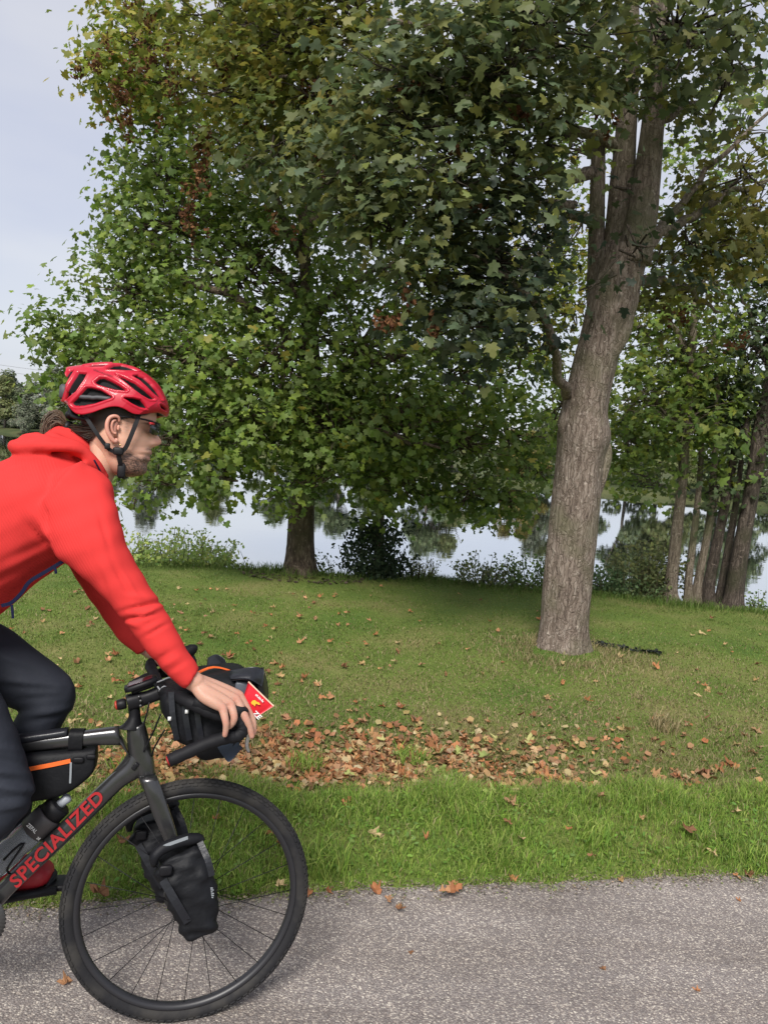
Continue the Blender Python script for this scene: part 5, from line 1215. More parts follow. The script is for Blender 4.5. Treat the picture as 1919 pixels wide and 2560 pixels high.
for s in (-1, 1):
    mb.tube(resample([FB(30, 2188, 0), FB(20, 2170, s * .038), FB(60, 2110, s * .039), FB(40, 2120, s * .039), FB(10, 2150, s * .038)], 16), .003, 8)
mb.build("bottle_cage", m_black, bike)
# ------------------------------------------------------------------ rider
c7 = lambda X, Y: (150 + X / 5.527, 880 + Y / 5.526)
m_skin = material("skin", attr=True, rough=.5, spec=.35, sss=.15, bump=.12, bscale=180, bdist=.001)
SK = np.array((.64, .36, .26)); SKR = np.array((.58, .26, .20)); HAIR = np.array((.032, .02, .014)); BEARD = np.array((.045, .030, .026))
# head by slices (crop coordinates): Y, front X, back X, half width
HS = np.array([(270, 900, 620, .028), (330, 1060, 480, .046), (430, 1180, 380, .060), (560, 1270, 320, .070), (700, 1318, 290, .0755), (820, 1338, 280, .077), (920, 1335, 285, .0765), (985, 1322, 300, .0755), (1030, 1296, 315, .075), (1075, 1284, 330, .0745), (1150, 1282, 360, .074), (1240, 1276, 400, .073), (1300, 1264, 430, .0715), (1335, 1258, 450, .070), (1365, 1270, 470, .069), (1400, 1274, 500, .068), (1432, 1240, 530, .067), (1465, 1250, 555, .066), (1500, 1244, 580, .0655), (1535, 1206, 610, .064), (1580, 1204, 640, .061), (1630, 1204, 680, .056), (1675, 1184, 720, .048), (1708, 1120, 780, .036), (1722, 1040, 860, .02)], float)
ns, sg = 150, 120
Yv = np.linspace(HS[0, 0], HS[-1, 0], ns)
prof = np.column_stack([np.interp(Yv, HS[:, 0], HS[:, k]) for k in (1, 2, 3)])
for _ in range(2): prof[1:-1] = .25 * prof[:-2] + .5 * prof[1:-1] + .25 * prof[2:]
th = np.linspace(0, 2 * np.pi, sg, endpoint=False); ct, st_ = np.cos(th), np.sin(th)
HV, HX = [], []
for Y, (xf, xb, w) in zip(Yv, prof):
    xc = xb + (xf - xb) * .46
    a = np.where(ct > 0, xf - xc, xc - xb)
    X = xc + a * np.sign(ct) * np.abs(ct) ** .95
    nn = w * np.sign(st_) * np.abs(st_) ** .85
    fr = np.clip(ct, 0, 1); nn = nn * (1 - .16 * fr ** 2)
    # nose, eye sockets, cheeks
    nose = np.interp(Y, [1030, 1080, 1150, 1210, 1245, 1275, 1300, 1330], [0, 18, 70, 118, 132, 120, 74, 0]); sw = np.interp(Y, [1030, 1200, 1280], [.008, .0125, .017])
    X = X + nose * np.exp(-(nn / sw) ** 2) * (ct > 0)
    X = X - 34 * np.exp(-((Y - 1085) / 48) ** 2) * np.exp(-((np.abs(nn) - .031) / .013) ** 2) * (ct > 0)
    nn = nn * (1 - .05 * np.exp(-((Y - 1420) / 90) ** 2) * (ct > .2))
    for x_, n_ in zip(X, nn):
        p = c7(x_, Y); HV.append(FB(p[0], p[1], 0) + FB.n * n_); HX.append((x_, Y, n_))
HX = np.array(HX)
hm = MB(); hm.rings([HV[i * sg:(i + 1) * sg] for i in range(ns)])
# neck
pair_loft(hm, FB, [(330, 1000, 920, 1380, 0, .056), (390, 1180, 800, 1640, 0, .056), (430, 1400, 730, 1760, 0, .058), (430, 1650, 690, 1880, 0, .064), (330, 1900, 640, 2060, 0, .075)], 20, 40, 2.0, conv=c7)
ncol = len(hm.V)
cols = np.tile(SK, (ncol, 1)).astype(float)
k0 = len(HX)
X, Y, Nn = HX.T
hair = np.clip((np.interp(Y, [270, 900, 960, 1000, 1100, 1250, 1400], [2000, 1240, 1010, 800, 690, 520, 420]) - X) / 26, 0, 1)
burn = np.exp(-((X - 975) / 42) ** 2) * np.clip((1250 - Y) / 160, 0, 1) * np.clip((Y - 930) / 40, 0, 1) * .5
bl_ = np.interp(X, [820, 900, 960, 1050, 1150, 1220, 1300], [1420, 1400, 1330, 1410, 1450, 1400, 1335])
beard = np.clip((Y - bl_) / 60, 0, 1) ** .8 * np.clip((X - 830) / 60, 0, 1)
must = np.exp(-((Y - 1356) / 20) ** 2) * np.clip((X - 1180) / 50, 0, 1)
lips = np.exp(-((Y - 1470) / 22) ** 2) * np.clip((X - 1205) / 20, 0, 1) + np.exp(-((Y - 1405) / 12) ** 2) * np.clip((X - 1225) / 20, 0, 1)
bm = np.clip(np.maximum(np.maximum(beard * .92, must * .85), burn), 0, 1) * (1 - .9 * np.clip(lips, 0, 1)) * rng.uniform(.55, 1.12, k0)
brow = np.exp(-((Y - 1010) / 13) ** 2) * np.exp(-((np.abs(Nn) - .03) / .02) ** 2) * (X > 1150)
c = cols[:k0]; red = np.exp(-((X - 1380) / 60) ** 2 - ((Y - 1250) / 60) ** 2)[:, None]
c = c * (1 - red * .6) + SKR * red * .6
lp = np.clip(lips, 0, 1)[:, None] * .7; c = c * (1 - lp) + np.array((.42, .16, .13)) * lp
c = c * (1 - bm[:, None]) + BEARD * bm[:, None]
c = c * (1 - hair[:, None]) + HAIR * hair[:, None]; c = c * (1 - brow[:, None] * .9) + HAIR * brow[:, None] * .9
cols[:k0] = c
neckx, necky = project(np.array(hm.V[k0:])); cu_ = (necky - 880) * 5.526; cx_ = (neckx - 150) * 5.527
hr = np.clip((np.interp(cu_, [900, 1150, 1250, 1330], [760, 600, 470, 380]) - cx_) / 30, 0, 1)[:, None]
cols[k0:] = cols[k0:] * (1 - hr) + HAIR * hr
nb = np.clip((cu_ - np.interp(cx_, [600, 760, 900], [1900, 1620, 1420])) / 60, 0, 1)[:, None] * .25
cols[k0:] = cols[k0:] * (1 - nb) + BEARD * nb

# hidden body core: torso, arms and legs under the clothes, plus both hands, as one remeshed figure
def chain(mb, P, r, seg=14, n=None):
    Q = resample([np.append(p, q) for p, q in zip(P, r)], n or len(P) * 4)
    d0 = Q[0, :3] - Q[1, :3]; d1 = Q[-1, :3] - Q[-2, :3]; d0 /= np.linalg.norm(d0) + 1e-9; d1 /= np.linalg.norm(d1) + 1e-9
    pts_ = [Q[0, :3] + d0 * Q[0, 3] * .8, Q[0, :3] + d0 * Q[0, 3] * .5] + [q[:3] for q in Q] + [Q[-1, :3] + d1 * Q[-1, 3] * .5, Q[-1, :3] + d1 * Q[-1, 3] * .8]
    rr = [Q[0, 3] * .4, Q[0, 3] * .8] + [q[3] for q in Q] + [Q[-1, 3] * .8, Q[-1, 3] * .4]
    mb.tube(pts_, rr, seg)
def hand(mb, f):
    W_ = (484, 1703, -.214)
    K = {'i': [(598, 1738, -.188), (621, 1778, -.196), (633, 1806, -.200), (634, 1834, -.202)],
         'm': [(590, 1748, -.214), (613, 1793, -.228), (624, 1818, -.228), (630, 1841, -.226)],
         'r': [(576, 1760, -.236), (585, 1790, -.248), (582, 1806, -.246), (573, 1817, -.240)],
         'l': [(557, 1770, -.252), (564, 1803, -.262), (565, 1820, -.260), (562, 1838, -.256)]}
    R_ = {'i': (.0125, .0098, .0088, .0072), 'm': (.0125, .0102, .009, .0075), 'r': (.012, .0098, .0088, .0075), 'l': (.0115, .0088, .008, .0068)}
    chain(mb, [f(452, 1680, -.212), f(472, 1694, -.213), f(492, 1708, -.214)], (.026, .0255, .0245), 18)
    for k, (q, rr) in zip('imrl', [((520, 1710, -.198), .0175), ((516, 1718, -.212), .0185), ((512, 1728, -.226), .0185), ((508, 1738, -.234), .0165)]):
        kn = K[k][0]; mid = tuple((np.array(q) * .45 + np.array(kn) * .55))
        chain(mb, [f(488, 1703 + (4 if k in 'rl' else -2), -.214), f(*q), f(*mid), f(*kn)], (.019, rr, .0158, R_[k][0]), 14)
        chain(mb, [f(*v) for v in K[k]], R_[k], 14)
    chain(mb, [f(500, 1712, -.190), f(528, 1740, -.176), f(556, 1768, -.180), f(580, 1784, -.190)], (.017, .0145, .0115, .0085), 14)
hmb = MB(); hand(hmb, FW)
ho = hmb.build("hand_tmp", m_skin); bake(ho, .0022, 5)
hV = coords(ho); hF = [tuple(p.vertices) for p in ho.data.polygons]; hN = normals(ho)
# tendons and knuckle creases
x, y = project(hV)
bpy.data.objects.remove(ho)
hx, hy = project(hV); dk = np.zeros(len(hV))
for (kx, ky) in ((598, 1738), (590, 1748), (576, 1760), (557, 1770), (621, 1778), (613, 1793), (585, 1790), (564, 1803), (632, 1836), (562, 1838)): dk = np.maximum(dk, np.exp(-((hx - kx) ** 2 + (hy - ky) ** 2) / 120))
hC = np.array((.47, .265, .195)) * (1 - .5 * dk[:, None]) + np.array((.46, .19, .145)) * .5 * dk[:, None]
mirV = hV - 2 * ((hV - FW.o) @ FW.n)[:, None] * FW.n
# far hand rests further back on its own hood
SH_F = FB(150, 1235, .17); EL_F = FB(268, 1455, .22); WR_F = FB(372, 1622, .21)
mirV = mirV + (WR_F - (FW(470, 1693, -.213) - 2 * ((FW(470, 1693, -.213) - FW.o) @ FW.n) * FW.n))
ARM = [(205, 1150, 95, 1290, -.125, .085), (262, 1205, 118, 1350, -.150, .084), (290, 1262, 140, 1390, -.172, .080), (304, 1312, 168, 1412, -.185, .075), (322, 1372, 212, 1446, -.194, .069), (368, 1457, 275, 1510, -.202, .062), (398, 1500, 318, 1562, -.206, .058), (428, 1550, 350, 1606, -.209, .053), (461, 1614, 392, 1656, -.212, .047), (485, 1648, 432, 1700, -.213, .040), (500, 1672, 464, 1722, -.214, .036)]
FARM = [(230, 1250, 100, 1325, .155, .08), (262, 1345, 160, 1398, .185, .07), (310, 1455, 229, 1503, .205, .058), (362, 1545, 298, 1598, .212, .048), (392, 1600, 345, 1638, .214, .040)]
NT = [(-120, 1500, -330, 1580, -.085, .095), (-40, 1655, -240, 1720, -.10, .09), (10, 1760, -165, 1815, -.108, .082), (48, 1845, -115, 1895, -.112, .075), (72, 1925, -80, 1965, -.114, .068), (88, 1970, -62, 2012, -.115, .064)]
FT_ = [(-160, 1490, -300, 1640, .08, .095), (-80, 1526, -120, 1720, .095, .09), (0, 1560, -20, 1752, .105, .084), (70, 1610, 25, 1765, .108, .078), (142, 1664, 58, 1776, .11, .072), (176, 1692, 88, 1792, .11, .068)]
NS = [(84, 1960, -70, 1960, -.115, .064), (70, 2028, -90, 2008, -.115, .060), (18, 2086, -130, 2056, -.115, .056), (-60, 2164, -172, 2122, -.115, .050), (-120, 2232, -206, 2190, -.115, .046)]
FS = [(190, 1722, 62, 1752, .11, .066), (186, 1762, 50, 1782, .11, .066), (150, 1826, 22, 1822, .112, .062), (110, 1930, 0, 1915, .114, .058), (74, 2040, -10, 2030, .116, .05), (62, 2110, -4, 2104, .117, .046), (54, 2150, 0, 2146, .117, .045)]
class Blend:          # sleeve runs from the frame plane to the steered bar plane
    n = FB.n
    def __call__(s, px, py, n):
        t = min(1, max(0, (py - 1350) / 340)); return FB(px, py, n) * (1 - t) + FW(px, py, n) * t
lb = MB()
pair_loft(lb, FB, [(165, 1140, 245, 1195, 0, .05), (120, 1165, 245, 1270, 0, .10), (60, 1195, 190, 1340, 0, .12), (-40, 1225, 115, 1380, 0, .125), (-130, 1280, 40, 1440, 0, .12), (-210, 1345, -35, 1500, 0, .115), (-270, 1440, -110, 1560, 0, .12), (-300, 1530, -180, 1630, 0, .11)], 24, 28, 2.2)
def slim(st, k=.5): return [((a + c) / 2 + (a - c) / 2 * k, (b_ + d) / 2 + (b_ - d) / 2 * k, (a + c) / 2 - (a - c) / 2 * k, (b_ + d) / 2 - (b_ - d) / 2 * k, n_, h_ * k) for a, b_, c, d, n_, h_ in st]
for st__ in (NT, NS, FT_, FS): pair_loft(lb, FB, slim(st__), 24, 20, 2.0)
pair_loft(lb, Blend(), slim(ARM, .55), 40, 20, 2.0); pair_loft(lb, FB, slim(FARM, .55), 24, 20, 2.0)
lo = lb.build("core_tmp", m_skin); bake(lo, .007, 4)
lV = coords(lo); lF = [tuple(p.vertices) for p in lo.data.polygons]; bpy.data.objects.remove(lo)
hm.add(lV, lF); hm.add(hV, hF); hm.add(mirV, [f[::-1] for f in hF])
allc = np.vstack([cols, np.tile(SK, (len(lV), 1)), hC, hC])
# ear, near and far
def ear(s):
    e0 = len(hm.V)
    rim = [(812, 955), (850, 925), (885, 950), (890, 1010), (878, 1060)]; out_ = [(800, 960), (745, 985), (722, 1060), (730, 1140), (765, 1215), (800, 1265), (832, 1285), (845, 1262)]
    f = lambda X, Y, n: FB(*c7(X, Y), 0) + FB.n * s * n
    hm.tube(resample([f(880, 1010, .079), f(872, 955, .083), f(820, 938, .088), f(758, 968, .092), f(728, 1050, .094), f(735, 1140, .092), f(770, 1215, .088), f(806, 1262, .084), f(836, 1270, .081), f(846, 1235, .079)], 36), np.interp(np.arange(36), [0, 6, 20, 30, 35], [.003, .0048, .0055, .006, .004]), 10)
    P = [f(X, Y, n) for X, Y, n in ((885, 1000, .076), (865, 955, .079), (815, 948, .081), (765, 975, .084), (738, 1050, .086), (745, 1135, .085), (780, 1205, .082), (815, 1250, .080), (845, 1240, .077), (856, 1180, .076), (868, 1090, .076))]
    P = list(resample(P + [P[0]], 40)[:-1]); cpt = f(815, 1085, .077); mid = [p * .55 + cpt * .45 - FB.n * s * .003 for p in P]
    hm.rings([P, mid, [cpt + (m_ - cpt) * .35 for m_ in mid]], cap=True)
    hm.tube(resample([f(835, 985, .081), f(800, 1010, .086), (f(782, 1080, .086)), f(800, 1150, .083), f(838, 1170, .081)], 16), .0035, 8)
    hm.ball(f(868, 1090, .080), FB.s * .004, FB.n * .004, FB.u * .008, 8, 6)
    m_ = len(hm.V) - e0; return np.tile(np.array((.58, .28, .21)), (m_, 1))
allc = np.vstack([allc, ear(-1)]); allc = np.vstack([allc, ear(1)])
person = hm.build("person", m_skin, None, True, allc)
tag(person, "cyclist in a red fleece jacket, dark trousers and red helmet riding along the path", "person")

# ---- clothes
def wave_fabric(name, col, ang, scale, strength, rough=.85, var=.08):
    m, nt, b, lk = nodes_of(name, rough, .25)
    b.inputs['Specular IOR Level'].default_value = .08
    tc = nt.nodes.new("ShaderNodeTexCoord").outputs['Object']
    at = nt.nodes.new("ShaderNodeAttribute"); at.attribute_name = "Col"
    mp = nt.nodes.new("ShaderNodeMapping"); mp.inputs['Rotation'].default_value = (0, math.radians(ang), math.radians(-11)); lk(tc, mp.inputs[0])
    wv = nt.nodes.new("ShaderNodeTexWave"); wv.inputs['Scale'].default_value = scale; wv.inputs['Distortion'].default_value = .6; wv.bands_direction = 'X'; lk(mp.outputs[0], wv.inputs['Vector'])
    mul = nt.nodes.new("ShaderNodeMath"); mul.operation = 'MULTIPLY'; lk(wv.outputs[0], mul.inputs[0]); lk(at.outputs['Fac'], mul.inputs[1])
    nz = noise(nt, tc, 5, 5); ad = nt.nodes.new("ShaderNodeMath"); ad.operation = 'ADD'
    nzf = noise(nt, tc, 700, 2); m2 = nt.nodes.new("ShaderNodeMath"); m2.operation = 'MULTIPLY'; m2.inputs[1].default_value = .35; lk(nzf.outputs[0], m2.inputs[0])
    lk(mul.outputs[0], ad.inputs[0]); lk(m2.outputs[0], ad.inputs[1])
    bp = nt.nodes.new("ShaderNodeBump"); bp.inputs['Strength'].default_value = strength; bp.inputs['Distance'].default_value = .004
    lk(ad.outputs[0], bp.inputs['Height']); lk(bp.outputs[0], b.inputs['Normal'])
    r = ramp(nt, [(.3, tuple(c * (1 - var) for c in col)), (.7, tuple(min(1, c * (1 + var)) for c in col))]); lk(nz.outputs[0], r.inputs[0]); lk(r.outputs[0], b.inputs['Base Color'])
    return m
RED = (.58, .040, .038)
m_jack = wave_fabric("red_fleece", RED, 32, 46, .16, var=.14)
m_navyz = material("navy_zip", (.006, .008, .03), .75, spec=.15)
jm = MB()
TOR = [(142, 1108, 262, 1202, 0, .070), (95, 1128, 285, 1285, 0, .150), (25, 1148, 228, 1372, 0, .190), (-55, 1182, 152, 1416, 0, .186), (-145, 1238, 72, 1474, 0, .178), (-228, 1310, 2, 1536, 0, .168), (-298, 1408, -78, 1588, 0, .172), (-338, 1500, -150, 1640, 0, .178)]
pair_loft(jm, FB, TOR, 40, 44, 2.2)
pair_loft(jm, FB, ARM[:4], 16, 36, 2.0)
PA = lambda q: q
pair_loft(jm, Blend(), ARM, 60, 40, 2.0)
jm.ball(FB(200, 1245, -.135), FB.s * .085, FB.n * .07, FB.u * .085, 20, 14)
# far arm
pair_loft(jm, FB, FARM, 30, 32, 2.0, round_ends=False)
# collar and the hood bunched behind the neck
chain(jm, [FB(262, 1192, -.045), FB(238, 1162, -.068), FB(205, 1128, -.078), FB(150, 1106, -.06), FB(128, 1098, 0), FB(150, 1100, .06), FB(205, 1122, .078), FB(238, 1158, .068), FB(262, 1190, .045)], [.013, .016, .019, .021, .022, .021, .019, .016, .013], 14, 50)
chain(jm, [FB(232, 1146, -.075), FB(190, 1122, -.098), FB(120, 1116, -.112), FB(60, 1120, -.085), FB(40, 1117, -.02), FB(44, 1114, .05), FB(90, 1106, .10), FB(180, 1112, .09)], [.010, .012, .015, .017, .018, .017, .015, .011], 16, 60)
chain(jm, [FB(215, 1128, -.07), FB(150, 1108, -.088), FB(95, 1098, -.075), FB(66, 1100, 0), FB(95, 1094, .07)], [.010, .013, .016, .018, .016], 16, 40)
chain(jm, [FB(140, 1088, 0), FB(185, 1104, 0), FB(215, 1128, 0)], [.03, .036, .036], 16, 20)
chain(jm, [FB(90, 1112, -.06), FB(80, 1114, 0), FB(90, 1110, .06)], [.022, .024, .022], 16, 20)
jo = jm.build("jacket", m_jack, person); bake(jo, .0062, 7, .5)
V = coords(jo); N = normals(jo); x, y = project(V); nd = (V - FB.o) @ FB.n
# folds: elbow, armpit, waist
def fold(x0, y0, dx, dy, w, L_, amp):
    l = math.hypot(dx, dy); ux, uy = dx / l, dy / l
    a = (x - x0) * ux + (y - y0) * uy; b = -(x - x0) * uy + (y - y0) * ux
    return amp * np.exp(-(b / w) ** 2) * np.exp(-(a / L_) ** 2)
near = (nd < -.10)
disp = np.zeros(len(V))
for f_ in [(355, 1515, 1, -.25, 5, 44, -.010), (372, 1530, 1, -.45, 5, 36, .007), (340, 1545, 1, -.2, 5, 40, -.009), (392, 1575, 1, -.55, 5, 30, -.006), (300, 1440, .55, 1, 6, 44, -.006), (330, 1470, .6, 1, 6, 40, .004), (262, 1330, .3, 1, 7, 50, -.005), (350, 1492, 1, .1, 7, 34, .004), (330, 1560, 1, .35, 7, 30, .004), (372, 1560, 1, -.5, 8, 30, -.004), (250, 1440, .4, 1, 9, 60, -.006), (232, 1400, .35, 1, 9, 60, .005), (410, 1640, 1, -.6, 6, 30, -.003), (440, 1668, 1, -.6, 6, 30, -.003), (425, 1655, 1, -.6, 6, 30, .003)]: disp += fold(*f_) * near
for f_ in [(150, 1335, .6, 1, 7, 60, -.011), (120, 1330, .8, 1, 10, 60, .008), (165, 1370, .5, 1, 7, 50, -.009), (100, 1345, .9, 1, 7, 50, -.007), (60, 1400, 1, -.5, 14, 80, .005), (20, 1440, 1, -.55, 12, 80, -.005), (90, 1370, 1, -.4, 12, 70, -.004), (-60, 1500, 1, -.6, 14, 90, .006), (120, 1180, .3, 1, 20, 60, -.004)]: disp += fold(*f_) * (nd < 0) * (nd > -.21)
disp += .0015 * np.sin(x * .06 + y * .045) * np.sin(x * .021 - y * .05)
set_coords(jo, V + N * disp[:, None])
ribm = np.clip((215 + (1300 - y) * -.25 - x) / 20, 0, 1) * np.clip((y - 1120) / 30, 0, 1) * np.where(nd < -.1, np.clip((195 - x + (y - 1200) * .28) / 10, 0, 1), 1) * np.clip((118 + (y - 1120) * .75 - x) / 8, 0, 1)
set_cols(jo, np.repeat(ribm[:, None], 3, 1))
# zip line on the open front, cuffs, seams
zp = resample([FB(172, 1394, -.10), FB(150, 1410, -.11), FB(110, 1434, -.115), FB(75, 1456, -.118), (FB(55, 1484, -.115)), FB(30, 1508, -.11), FB(5, 1516, -.105)], 30)
strap(zp - FB.n * .002 + FB.u * .002, .0045, .002, FB.n, m_navyz, "zip", person)
for (px, py, l_) in ((30, 1512, 34), (138, 1420, 14)):
    strap([FB(px, py, -.12), FB(px + 2, py + l_ * .5, -.121), FB(px + 3, py + l_, -.12)], .003, .0015, FB.n, m_navyz, "zip_pull", person)
m_seam = material("red_seam", (.55, .018, .02), .8)
mb = MB(); mb.tube(resample([FB(236, 1150, -.088), FB(250, 1176, -.075), FB(258, 1196, -.06)], 8), .0022, 6); mb.build("neck_piping", m_navyz, person)

# trousers
m_trous = material("dark_trousers", (.019, .022, .031), .8, spec=.25, var=.18, vscale=5, bump=.35, bscale=9, bdist=.02)
tm = MB()
pair_loft(tm, FB, NT, 30, 34, 2.0, round_ends=True)
pair_loft(tm, FB, NS, 20, 30, 2.0)
pair_loft(tm, FB, FT_, 30, 34, 2.0, round_ends=True)
pair_loft(tm, FB, FS, 26, 30, 2.0)
pair_loft(tm, FB, [(-150, 1500, -90, 1620, 0, .15), (-230, 1470, -130, 1650, 0, .165), (-310, 1480, -200, 1680, 0, .17), (-350, 1560, -260, 1690, 0, .12)], 14, 30, 2.2)
to = tm.build("trousers", m_trous, person); bake(to, .0075, 6, .5)
V = coords(to); N = normals(to); x, y = project(V); nd = (V - FB.o) @ FB.n; near = nd < 0; disp = np.zeros(len(V))
for f_ in [(20, 1930, 1, .1, 7, 60, .006), (20, 1950, 1, .15, 7, 60, -.006), (20, 1972, 1, .1, 7, 60, .006), (30, 1995, 1, -.1, 7, 60, -.005), (10, 1900, 1, .2, 8, 60, -.004), (20, 2020, 1, -.2, 7, 60, .005), (0, 1870, 1, .1, 8, 60, .004)]: disp += fold(*f_) * near
for f_ in [(60, 1720, 1, .05, 7, 90, -.004), (60, 1705, 1, .1, 7, 90, .004), (100, 1745, 1, -.1, 7, 60, -.004), (120, 1780, 1, -.15, 8, 70, .005), (30, 1650, 1, .3, 9, 70, .004), (100, 1800, 1, -.2, 8, 70, -.005)]: disp += fold(*f_) * (~near)
disp += .002 * np.sin(x * .05 - y * .08) * np.sin(x * .03 + y * .02)
set_coords(to, V + N * disp[:, None])
# shoes
m_shoe = material("red_shoe", (.42, .02, .03), .5, var=.15, vscale=30); m_sole = material("shoe_sole", (.02, .021, .025), .8)
def shoe(n, dx, dy, rot=0.0):
    T = lambda X, Y: (X + dx, Y + dy)
    up = [(8, 2128, -6, 2205), (30, 2130, 10, 2216), (60, 2138, 40, 2222), (90, 2146, 66, 2222), (115, 2154, 92, 2214), (130, 2166, 116, 2206), (136, 2178, 126, 2200)]
    mb = MB(); pair_loft(mb, FB, [(*T(a, b), *T(c_, d_), n, w) for (a, b, c_, d_), w in zip(up, (.03, .038, .04, .044, .046, .038, .018))], 24, 26, 2.4); so = mb.build("shoe", m_shoe, person)
    sl = [(-8, 2204, -4, 2222), (12, 2214, 12, 2234), (42, 2219, 44, 2238), (68, 2218, 72, 2234), (94, 2211, 98, 2226), (118, 2202, 122, 2214), (135, 2176, 142, 2194)]
    mb = MB(); pair_loft(mb, FB, [(*T(a, b), *T(c_, d_), n, w) for (a, b, c_, d_), w in zip(sl, (.03, .038, .04, .046, .048, .040, .02))], 24, 22, 3.0); mb.build("sole", m_sole, so)
shoe(.117, 0, 0); shoe(-.115, -255, 62)

# hair at the nape and the ponytail
m_hair = material("hair", attr=True, rough=.45, spec=.4)
def strands(name, guides, n, spread, rad, cols_, parent):
    VV, FF, CC = [], [], []; b = 0
    G = np.array([resample(g, 10) for g in guides])
    for i in range(n):
        w = rng.dirichlet(np.ones(len(G)) * .7); q = np.tensordot(w, G, 1) + rng.normal(size=3) * spread * np.linspace(.35, 1, 10)[:, None] + np.cumsum(rng.normal(size=(10, 3)) * spread * .07, axis=0)
        m_ = MB(); m_.tube(q, np.linspace(rad, rad * .35, 10), 4, cap=False); VV.append(np.array(m_.V)); FF.append(np.array(m_.F) + b); b += len(m_.V)
        CC.append(np.tile(np.array(cols_[rng.integers(len(cols_))]) * rng.uniform(.8, 1.2), (len(m_.V), 1)))
    return mesh_obj(name, np.vstack(VV), np.vstack(FF), m_hair, parent, colors=np.vstack(CC))
f = lambda X, Y, n: FB(*c7(X, Y), n)
HC = [(.035, .02, .013), (.05, .03, .019), (.025, .015, .011)]
tie = (95, 1045)
nape = [[f(620, 940, -.07), f(480, 1020, -.068), f(330, 1040, -.05), f(150, 1040, -.012)], [f(680, 1080, -.073), f(520, 1180, -.062), f(330, 1130, -.05), f(140, 1055, -.01)], [f(500, 930, -.07), f(380, 960, -.062), f(270, 1000, -.045), f(140, 1030, -.01)],
        [f(600, 1230, -.062), f(450, 1240, -.058), f(300, 1160, -.045), f(140, 1065, -.008)], [f(400, 900, -.05), f(300, 960, -.045), f(220, 1000, -.03), f(130, 1035, -.005)], [f(420, 1270, -.03), f(350, 1250, -.035), f(250, 1150, -.03), f(130, 1068, 0)],
        [f(620, 940, .07), f(480, 1020, .068), f(330, 1040, .05), f(150, 1040, .012)], [f(600, 1230, .062), f(450, 1240, .058), f(300, 1160, .045), f(140, 1065, .008)]]
strands("hair", nape, 700, .004, .0016, HC, person)
tail = [[f(110, 1045, 0), f(40, 980, -.012), f(-40, 880, -.015), f(-130, 900, -.02), f(-200, 1010, -.02), f(-230, 1140, -.02)], [f(110, 1045, 0), f(40, 920, .012), f(-30, 830, .012), f(-120, 860, .016), (f(-180, 960, .018)), f(-190, 1120, .02)], [f(110, 1050, 0), f(60, 1000, -.02), f(-20, 960, -.022), f(-100, 1000, -.022), f(-150, 1080, -.02), f(-120, 1160, -.02)], [f(110, 1045, 0), f(20, 1020, -.005), f(-60, 990, -.012), f(-110, 1060, -.01), f(-90, 1120, -.01), f(-60, 1180, -.01)], [f(110, 1040, 0), f(60, 900, -.004), f(0, 800, -.004), f(-90, 810, -.006), f(-160, 880, -.01), f(-210, 1040, -.015)]]
strands("ponytail", tail, 520, .006, .0013, [(.085, .05, .03), (.11, .068, .042), (.06, .036, .023), (.13, .085, .055)], person)
mb = MB(); mb.tube([f(60, 1010, 0), f(100, 1040, 0), f(150, 1060, 0)], [.016, .019, .017], 14); mb.build("hair_tie", m_black, person)
mb = MB(); mb.ball(f(832, 1284, -.092), .0025, .0025, .0025, 8, 6); mb.build("earring", material("gold", (.8, .55, .25), .25, metal=1.0), person)

# ---- helmet (worn thing of its own)
helm = empty("bicycle_helmet", FB(*c7(800, 900), 0)); tag(helm, "glossy red vented cycling helmet with black straps on the rider's head", "helmet")
m_hred = material("helmet_red", (.60, .006, .022), .32, spec=.5, coat=.35); m_foam = material("helmet_foam", (.020, .020, .023), .8); m_fgrey = material("helmet_grey", (.05, .05, .056), .6)
m_helm, nt, b, lk = nodes_of("helmet_shell", .32, .35); b.inputs['Coat Weight'].default_value = .3
at = nt.nodes.new("ShaderNodeAttribute"); at.attribute_name = "Col"
r_ = ramp(nt, [(.35, (.42, .004, .022)), (.6, (.007, .007, .008))]); lk(at.outputs['Fac'], r_.inputs[0]); lk(r_.outputs[0], b.inputs['Base Color'])
r_ = ramp(nt, [(.35, (.4, .4, .4)), (.6, (.85, .85, .85))]); lk(at.outputs['Fac'], r_.inputs[0]); lk(r_.outputs[0], b.inputs['Roughness'])
r_ = ramp(nt, [(.35, (.18, .18, .18)), (.6, (0, 0, 0))]); lk(at.outputs['Fac'], r_.inputs[0]); lk(r_.outputs[0], b.inputs['Coat Weight'])
TOPC = [(20, 685), (38, 600), (92, 500), (140, 380), (165, 290), (150, 235), (122, 215), (250, 196), (380, 178), (500, 165), (620, 158), (720, 158), (820, 170), (900, 185), (1000, 212), (1100, 250), (1180, 292), (1250, 342), (1320, 405), (1380, 470), (1420, 535), (1455, 605), (1482, 670), (1500, 735), (1502, 800), (1496, 850), (1480, 892)]
BOTC = [(100, 715), (118, 722), (135, 730), (150, 742), (165, 757), (185, 780), (205, 805), (235, 840), (280, 885), (330, 915), (400, 926), (470, 918), (550, 900), (630, 872), (700, 850), (760, 834), (820, 826), (880, 828), (930, 842), (990, 868), (1040, 898), (1090, 916), (1150, 920), (1220, 908), (1290, 888), (1370, 872), (1440, 878)]
HWD = np.interp(np.linspace(0, 1, 27), [0, .12, .25, .4, .55, .7, .85, .95, 1], [.028, .058, .082, .098, .106, .106, .095, .060, .030])
nu, nv = 280, 160
T = resample(TOPC, nu); Bc = resample(BOTC, nu); Wd_ = np.interp(np.linspace(0, 1, nu), np.linspace(0, 1, 27), HWD)
ph = np.linspace(-np.pi / 2, np.pi / 2, nv); cp, sp = np.cos(ph) ** .92, np.sign(np.sin(ph)) * np.abs(np.sin(ph)) ** .86
